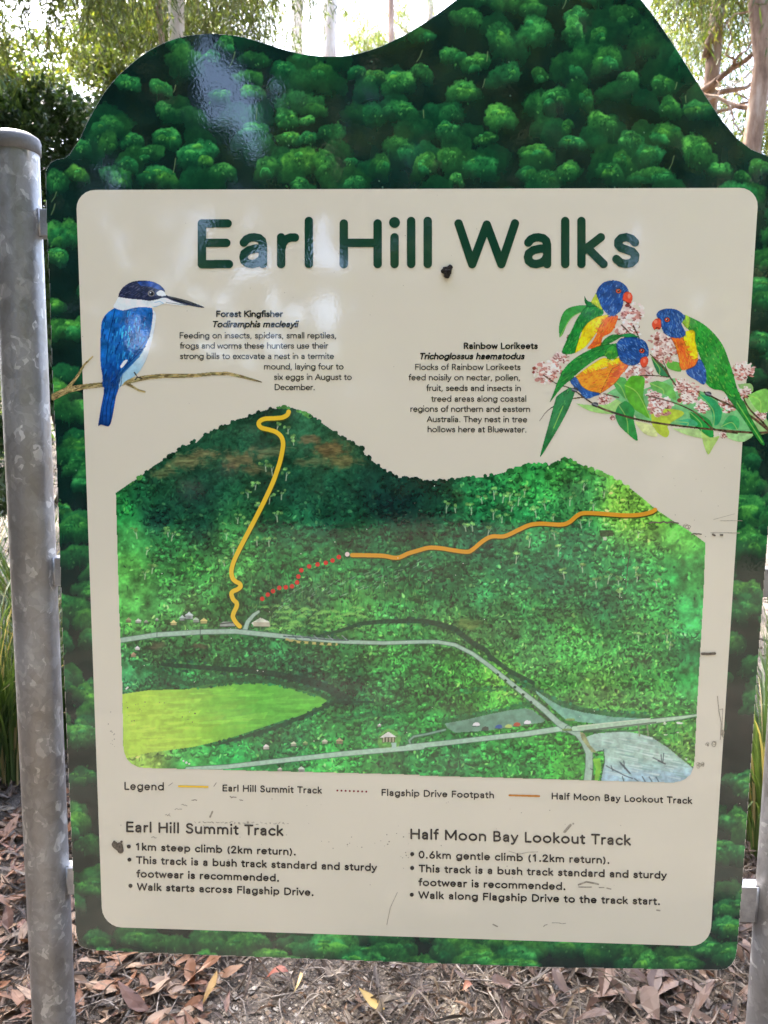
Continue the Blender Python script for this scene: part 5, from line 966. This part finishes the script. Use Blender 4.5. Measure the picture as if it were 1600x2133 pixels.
shrub('sunlit_shrub', 'sunlit yellow-green shrub above the dark glossy one at left', b,
      [bushy(A(60, 60, 8.0), (1.3, .6, .7), 7000, SUNNY + OLIVE, clump=70, spread=.13), bushy(A(330, 90, 8.2), (1.1, .6, .6), 6000, SUNNY + OLIVE, clump=60, spread=.13), bushy(A(130, 185, 6.6), (.85, .6, .42), 8000, SUNNY + OLIVE, clump=60, spread=.13), bushy(A(300, 130, 6.9), (.55, .6, .5), 4500, SUNNY + OLIVE, clump=50, spread=.13), bushy(A(-40, 150, 6.4), (.6, .6, .5), 4500, SUNNY + DEEP, clump=50, spread=.14), bushy(A(150, 400, 6.8), (1.0, .6, .7), 6000, DEEP, clump=60, spread=.13)],
      'leaf', [A(130, 180, 6.6), A(280, 150, 6.9), A(200, 130, 6.6), A(20, 200, 6.4)])
# --- wood beyond and behind the viewer
def wood(name, spots, n, cols, ln=(.14, .26), wd=(.03, .06)):
    B = []
    for c, r in spots: B.append(bushy(c, r, int(n * r[0] * r[2]), cols, Ln=ln, Wd=wd, clump=46, spread=.15))
    V, Fq, C = join(B); tag(mesh_np(name, V, Fq, MAT['leaf'], None, C), kind='stuff')
sp = []
for i in range(34):
    x = rng.uniform(-22, 22); y = rng.uniform(16, 24)
    h = 2.6 + rng.random() * 3.0 if not (-3 < x < 1.6) else 1.5 + rng.random() * .8
    sp.append(((x, y, gheight(x, y) + h * .5), (1.8 + rng.random(), 1.5, h * .75)))
for x, y, h in [(-5.2, 11, 4.2), (-6.8, 9.5, 4.6), (-4.2, 12.5, 4.6), (-8, 13, 6)]: sp.append(((x, y, gheight(x, y) + h * .5), (1.6, 1.3, h * .6)))
wood('distant_wood', sp, 520, OLIVE + DEEP)
sp = []; thin = []
for i in range(44):                            # tall trees all round, with two openings of sky
    az = rng.uniform(-120, -38) if i % 2 else rng.uniform(38, 120); d = rng.uniform(7.5, 12); h = rng.uniform(8, 13); a = R(az)
    sp.append(((d * math.sin(a), -1.3 - d * math.cos(a), h * .5), (1.9, 1.5, h * .55)))
for az in (-32, -28, 1, 5, 9, 12, 31, 35, 3, 10): a = R(az); d = rng.uniform(9, 11); h = rng.uniform(8, 11); sp.append(((d * math.sin(a), -1.3 - d * math.cos(a), h * .5), (.8, .8, h * .55)))
for az in range(-40, 41, 5): a = R(az); d = rng.uniform(9, 11); h = rng.uniform(1.2, 2.2); sp.append(((d * math.sin(a), -1.3 - d * math.cos(a), h * .5), (1.0, .8, h * .55)))
rng = np.random.default_rng(41)
BG = list(zip(np.linspace(-44, 44, 230) + rng.uniform(-2, 2, 230), rng.uniform(1.0, 11.5, 230))) + [(a, z) for a in range(-34, 3, 3) for z in (7.4, 8.4, 9.6, 11)] + [(a, z) for a in range(-28, -6, 3) for z in (4.8, 5.9, 6.8)] + [(a, z) for a in range(4, 24, 2) for z in (4.9, 5.8, 6.7, 7.6, 8.6)]
for az, z in BG:
    a = R(az); d = 9. + rng.uniform(-.4, .4); thin.append(((d * math.sin(a), -1.3 - d * math.cos(a), z), (rng.uniform(.6, 1.1), .7, rng.uniform(.5, 1.1))))
wood('wood_behind', sp, 520, OLIVE + DEEP, (.2, .36), (.05, .1))
# unseen bough curtain added behind the viewer, holes cut to shape the sign's glare
HOLES = [(rng.normal(-16.7, 1.6), rng.normal(5.9, .42), rng.uniform(.25, .75), rng.uniform(.08, .26)) for i in range(34)] + [(-18.2, 6.6, .7, .3), (-16.6, 6.0, .6, .3), (-17.5, 5.6, .9, .2), (-15.2, 5.6, .6, .4)]
HOLES += [(rng.uniform(-29, -8), rng.uniform(2.2, 4.7), rng.uniform(.3, 1.0), rng.uniform(.06, .2)) for i in range(50)] + [(rng.uniform(18, 26), rng.uniform(2.9, 4.3), rng.uniform(.25, .8), rng.uniform(.05, .12)) for i in range(16)] + [(rng.uniform(-40, 40), rng.uniform(1.2, 4), rng.uniform(.2, .6), rng.uniform(.05, .12)) for i in range(24)]
B = []
for c, r in thin:
    V, Fq, C = bushy(c, r, int(1500 * r[0] * r[2]), OLIVE + DEEP, Ln=(.13, .26), Wd=(.035, .06), clump=30, spread=.16); V = V.reshape(-1, 6, 3); m = V.mean(1)
    az = np.degrees(np.arctan2(m[:, 0], -1.3 - m[:, 1])); keep = np.ones(len(V), bool)
    for ha, hz, ra, rz in HOLES: keep &= ((az - ha) / (ra * 1.2)) ** 2 + ((m[:, 2] - hz) / (rz * 1.25)) ** 2 > 1
    V = V[keep]; C = C.reshape(-1, 6, 3)[keep].reshape(-1, 3); o = (np.arange(len(V)) * 6)[:, None]; B.append((V.reshape(-1, 3), np.concatenate([o + [0, 2, 4, 1], o + [1, 4, 5, 3]]), C))
V, Fq, C = join(B); tag(mesh_np('glare_boughs', V, Fq, MAT['leaf'], None, C), kind='stuff')
# --- strappy grass clumps
def clump(px, py, n, h, label, spread=.16, b=None):
    b = onground(px, py) if b is None else b; e = empty('grass_clump', tuple(b), label, 'grass clump', 'strappy grass clumps beside the posts'); V = []; Fq = []; C = []; o = 0; k = 9
    for i in range(n):
        a = rng.uniform(0, 6.283); r = spread * math.sqrt(rng.random()) * .5; L = h * rng.uniform(.55, 1.15); lean = rng.uniform(.15, 1.15); t = np.linspace(0, 1, k)
        out = np.array([math.cos(a), math.sin(a), 0]); side = np.array([-math.sin(a), math.cos(a), 0]); wd = rng.uniform(.006, .011) * (1 - t ** 3) + .0006
        ang = lean * t ** 1.3 * 1.5; dx = np.cumsum(np.sin(ang)) * L / k; dz = np.cumsum(np.cos(ang)) * L / k
        P = out * (r + dx)[:, None] + np.array([0, 0, 1.]) * (dz - .03)[:, None]
        tw = rng.uniform(-.5, .5); s_ = side * math.cos(tw) + np.array([0, 0, 1]) * math.sin(tw) * .6
        V.append(np.stack([P - s_ * wd[:, None] / 2, P + s_ * wd[:, None] / 2], 1).reshape(-1, 3)); q = np.arange(k - 1)[:, None] * 2 + o; Fq.append(q + [0, 1, 3, 2]); o += 2 * k
        dead = rng.random() < .14; c = np.array([.22, .17, .08] if dead else [(.04, .07, .018), (.055, .09, .024), (.03, .055, .016), (.07, .10, .032)][rng.integers(0, 4)]) * rng.uniform(.75, 1.3)
        C.append(np.repeat((c[None] * (1 + .3 * t[:, None])), 2, 0))
    mesh_np('blades', np.concatenate(V), np.concatenate(Fq), MAT['blade'], e, np.concatenate(C))
for px, py, n, h, lb in [(-30, 1660, 200, 1.1, 'tall strappy grass clump at the left edge, in front of the left post\'s foot'), (25, 1640, 150, .9, 'strappy grass clump hidden mostly behind the left post'), (125, 1570, 190, 1.05, 'strappy grass clump in the gap between the left post and the sign'), (-60, 1440, 190, 1.25, 'strappy grass clump farthest back at the left edge'), (70, 1430, 190, 1.2, 'strappy grass clump behind the gap, farther back than its neighbour'),
                         (1590, 1790, 170, .8, 'short strappy grass clump between the sign and the right post'), (1650, 1700, 170, .9, 'strappy grass clump behind the right post')]: clump(px, py, n, h, lb)
for x_, y_, n, h, lb in [(-1.55, 3.6, 170, 1.1, 'dark grass clump up the slope behind the left gap'), (-2.3, 4.2, 170, 1.1, 'dark grass clump higher up the slope at far left'), (-1.25, 4.8, 150, 1.0, 'dark grass clump farthest up the slope behind the left gap'), (1.15, 3.2, 150, .9, 'grass clump up the slope behind the right post'), (1.6, 4.4, 150, 1.0, 'grass clump farthest up the slope at right')]:
    clump(0, 0, n, h, lb, .3, (x_, y_, gheight(x_, y_)))
# ------------------------------------------------------------------ leaf litter
LIT = .22 * np.array([1.0, .88, .66]) * np.array([(.20, .155, .125), (.26, .205, .17), (.14, .105, .085), (.30, .255, .22), (.22, .15, .115), (.36, .32, .285), (.10, .08, .07), (.22, .14, .10), (.27, .21, .185), (.28, .17, .11)])
MAT['litter'] = leafmat('dry_leaf', .10, .55, (1, .8, .6))
def litter(x, y, L, Wr, c, lift=.012, curl=1.0, tilt=.35):
    """dry curled leaves: 5 cross sections x 3 points"""
    n = len(x); t = np.array([0, .18, .42, .7, 1.0]); prof = np.array([.10, .72, 1., .66, .04])
    a = rng.uniform(0, 6.283, n); sw = rng.uniform(-.35, .35, n); cu = rng.normal(0, .5, n) * curl; fo = rng.uniform(-.2, .9, n) * curl; ti = rng.normal(0, tilt, n); ro = rng.normal(0, tilt, n)
    u = (t[None] - .5) * L[:, None]; side = np.array([-1, 0, 1.]); wv = prof[None, :] * (L * Wr)[:, None]
    X = u[:, :, None] + 0 * side; Yv = wv[:, :, None] * side * np.cos(fo * .9)[:, None, None] + (sw * L)[:, None, None] * ((t - .5) ** 2)[None, :, None] * 1.6
    Z = wv[:, :, None] * np.abs(side) * np.sin(fo)[:, None, None] + (cu * L)[:, None, None] * ((t - .5) ** 2 * 1.3)[None, :, None] + rng.normal(0, .02, (n, 5, 3)) * L[:, None, None]
    Z = Z + X * np.sin(ti)[:, None, None] + Yv * np.sin(ro)[:, None, None]; Z = Z - Z.min(axis=(1, 2), keepdims=True)
    ca, sa = np.cos(a)[:, None, None], np.sin(a)[:, None, None]
    V = np.stack([x[:, None, None] + X * ca - Yv * sa, y[:, None, None] + X * sa + Yv * ca, Z + (gheight(x, y) + rng.uniform(0, lift, n) + .002)[:, None, None]], -1).reshape(n, 15, 3)
    q = np.array([[i * 3 + j, i * 3 + j + 1, i * 3 + j + 4, i * 3 + j + 3] for i in range(4) for j in range(2)]); Fq = (np.arange(n)[:, None, None] * 15 + q).reshape(-1, 4)
    C = np.repeat(c, 15, 0).reshape(n, 15, 3) * (1 + .18 * (np.arange(15) % 3 == 1)[None, :, None]) * rng.uniform(.9, 1.1, (n, 15, 1))
    return V.reshape(-1, 3), Fq, C.reshape(-1, 3)
def scatter(n, x0, x1, y0, y1): return rng.uniform(x0, x1, n), rng.uniform(y0, y1, n)
B = []
x, y = scatter(8600, -1.25, 1.35, -.05, 1.7)
bare = np.exp(-((x + .42) / .30) ** 2 - ((y - .42) / .22) ** 2)           # gravelly patch by the left post, thin of leaves
k = rng.random(len(x)) > bare * .86; x, y = x[k], y[k]; n = len(x)
B.append(litter(x, y, rng.uniform(.02, .075, n), rng.uniform(.06, .13, n), LIT[rng.integers(0, 10, n)] * rng.uniform(.7, 1.3, (n, 1)), .02))
x, y = scatter(7500, -1.25, 1.35, -.05, 1.5); k = (rng.random(7500) > .8 * np.exp(-((x + .42) / .3) ** 2 - ((y - .42) / .22) ** 2)); x, y = x[k], y[k]; n = len(x)
B.append(litter(x, y, rng.uniform(.03, .13, n), rng.uniform(.012, .03, n), (LIT[rng.integers(0, 10, n)] * .9 + .02) * rng.uniform(.7, 1.5, (n, 1)), .022, .5))
x, y = scatter(650, -.1, 1.35, .12, 1.2); n = len(x)                          # broad curled brown leaves at right
k = rng.random(n) < np.clip((x + .1) * 1.6, .1, 1); x, y = x[k], y[k]; n = len(x)
B.append(litter(x, y, rng.uniform(.045, .095, n), rng.uniform(.15, .24, n), np.array([(.048, .027, .018), (.06, .034, .022), (.072, .046, .033), (.036, .021, .015)])[rng.integers(0, 4, n)] * rng.uniform(.8, 1.3, (n, 1)), .03, 1.1, .33))
x, y = scatter(3600, -2.6, -1.2, .3, 2.6); n = len(x); B.append(litter(x, y, rng.uniform(.03, .10, n), rng.uniform(.07, .16, n), LIT[rng.integers(0, 10, n)] * rng.uniform(.7, 1.3, (n, 1)), .03))
x, y = scatter(3000, 1.3, 2.6, .2, 2.6); n = len(x); B.append(litter(x, y, rng.uniform(.03, .10, n), rng.uniform(.07, .16, n), LIT[rng.integers(0, 10, n)] * rng.uniform(.7, 1.3, (n, 1)), .03))
x, y = scatter(9000, -7, 7, 1.6, 11); n = len(x); B.append(litter(x, y, rng.uniform(.06, .12, n), rng.uniform(.08, .2, n), LIT[rng.integers(0, 10, n)] * rng.uniform(.7, 1.3, (n, 1)), .03))
V, Fq, C = join(B); tag(mesh_np('leaf_litter', V, Fq, MAT['litter'], None, C), kind='stuff')
x, y = scatter(1300, -1.5, -.45, .1, 1.6); n = len(x)                         # orange-brown bark mulch at left
V, Fq, C = litter(x, y, rng.uniform(.03, .10, n), rng.uniform(.12, .22, n), np.array([(.13, .058, .028), (.15, .078, .042), (.09, .04, .024), (.165, .11, .07)])[rng.integers(0, 4, n)] * rng.uniform(.7, 1.25, (n, 1)), .03, .25, .4)
tag(mesh_np('bark_mulch', V, Fq, MAT['litter'], None, C), kind='stuff')
x, y = scatter(14000, -.95, .6, -.05, 1.1); k = rng.random(14000) < .25 + .75 * np.exp(-((x + .42) / .36) ** 2 - ((y - .4) / .28) ** 2); x, y = x[k], y[k]; n = len(x)
oc = np.array([(1, 0, 0), (-1, 0, 0), (0, 1, 0), (0, -1, 0), (0, 0, 1), (0, 0, -1), (.6, .6, .5), (-.6, .6, -.4)], float)[:6]
r = rng.gamma(2.2, .0013, n) + .0012
V = (oc[None] * r[:, None, None] * rng.uniform(.6, 1.3, (n, 6, 3)) + np.stack([x, y, gheight(x, y) + r * .3 + .002], -1)[:, None, :]).reshape(-1, 3)
tr = np.array([(0, 2, 4), (2, 1, 4), (1, 3, 4), (3, 0, 4), (2, 0, 5), (1, 2, 5), (3, 1, 5), (0, 3, 5)]); Fq = (np.arange(n)[:, None, None] * 6 + tr).reshape(-1, 3)
C = np.repeat(.85 * np.array([(.40, .36, .31), (.30, .26, .22), (.48, .45, .41), (.22, .18, .15), (.40, .30, .22)])[rng.integers(0, 5, n)] * rng.uniform(.7, 1.2, (n, 1)), 6, 0)
tag(mesh_np('gravel', V, Fq, MAT['litter'], None, C, smooth=False), kind='stuff')
m = MB()
for i in range(260):
    x0, y0 = rng.uniform(-1.1, 1.2), rng.uniform(.0, 1.3); a = rng.uniform(0, 6.28); L = rng.uniform(.06, .26); z = gheight(x0, y0) + .015
    m.tube([(x0 + L * t * math.cos(a + .4 * t), y0 + L * t * math.sin(a + .4 * t), z + rng.uniform(0, .022)) for t in np.linspace(0, 1, 6)], np.linspace(.0018, .0008, 6) * rng.uniform(.6, 1.7), 5)
tag(m.build('dead_twigs', noisy('grey_twig', (.10, .08, .065, 1), (.22, .195, .17, 1), scale=40)), kind='stuff')
# a few leaves and a stone that stand out
def leaf_thing(px, py, L, wr, col, rot, label):
    p = onground(px, py); V, Fq, C = litter(np.array([p[0]]), np.array([p[1]]), np.array([L]), np.array([wr]), np.array([col]), .02, .8, .3)
    V[:, 2] += .018; tag(mesh_np('fallen_leaf', V, Fq, MAT['litter'], None, C, True, local=p), label, 'leaf')
leaf_thing(775, 2112, .075, .26, (.19, .13, .03), 0, 'broad yellow fallen leaf at the bottom centre of the litter')
leaf_thing(440, 2098, .075, .15, (0.170, 0.100, 0.020), 0, 'curled mustard-brown leaf lying on the gravel patch')
leaf_thing(578, 2052, .06, .17, (0.150, 0.035, 0.018), 0, 'reddish leaf on grey litter below the sign\'s left half')
leaf_thing(1435, 2078, .035, .2, (0.210, 0.060, 0.020), 0, 'small orange-red leaf among big brown leaves at right')
leaf_thing(975, 2090, .04, .24, (0.170, 0.065, 0.030), 0, 'small rusty leaf in the litter below the middle of the sign')
leaf_thing(625, 2085, .06, .1, (0.220, 0.160, 0.060), 0, 'slim yellow-tan leaf left of the broad yellow one')
def stone(px, py, r, label):
    p = onground(px, py); vs = []; fs = []; n, k = 10, 6
    for i in range(k + 1):
        for j in range(n):
            a, b = math.pi * i / k, 2 * math.pi * j / n; q = r * (1 + .16 * random.uniform(-1, 1)); vs.append((p[0] + 1.2 * q * math.sin(a) * math.cos(b), p[1] + q * math.sin(a) * math.sin(b), p[2] + .4 * r + .8 * q * math.cos(a)))
    for i in range(k):
        for j in range(n): fs.append((i*n+j, (i+1)*n+j, (i+1)*n+(j+1) % n, i*n+(j+1) % n))
    m = MB(); m.add(vs, fs); tag(m.build('stone', noisy('pale_stone', (.20, .185, .165, 1), (.30, .29, .265, 1), scale=60, bump=.4), None, True, tuple(p)), label, 'stone')
stone(400, 2076, .016, 'pale angular pebble, largest on the gravel patch')
stone(318, 2052, .012, 'smaller tan pebble on the gravel under the sign')
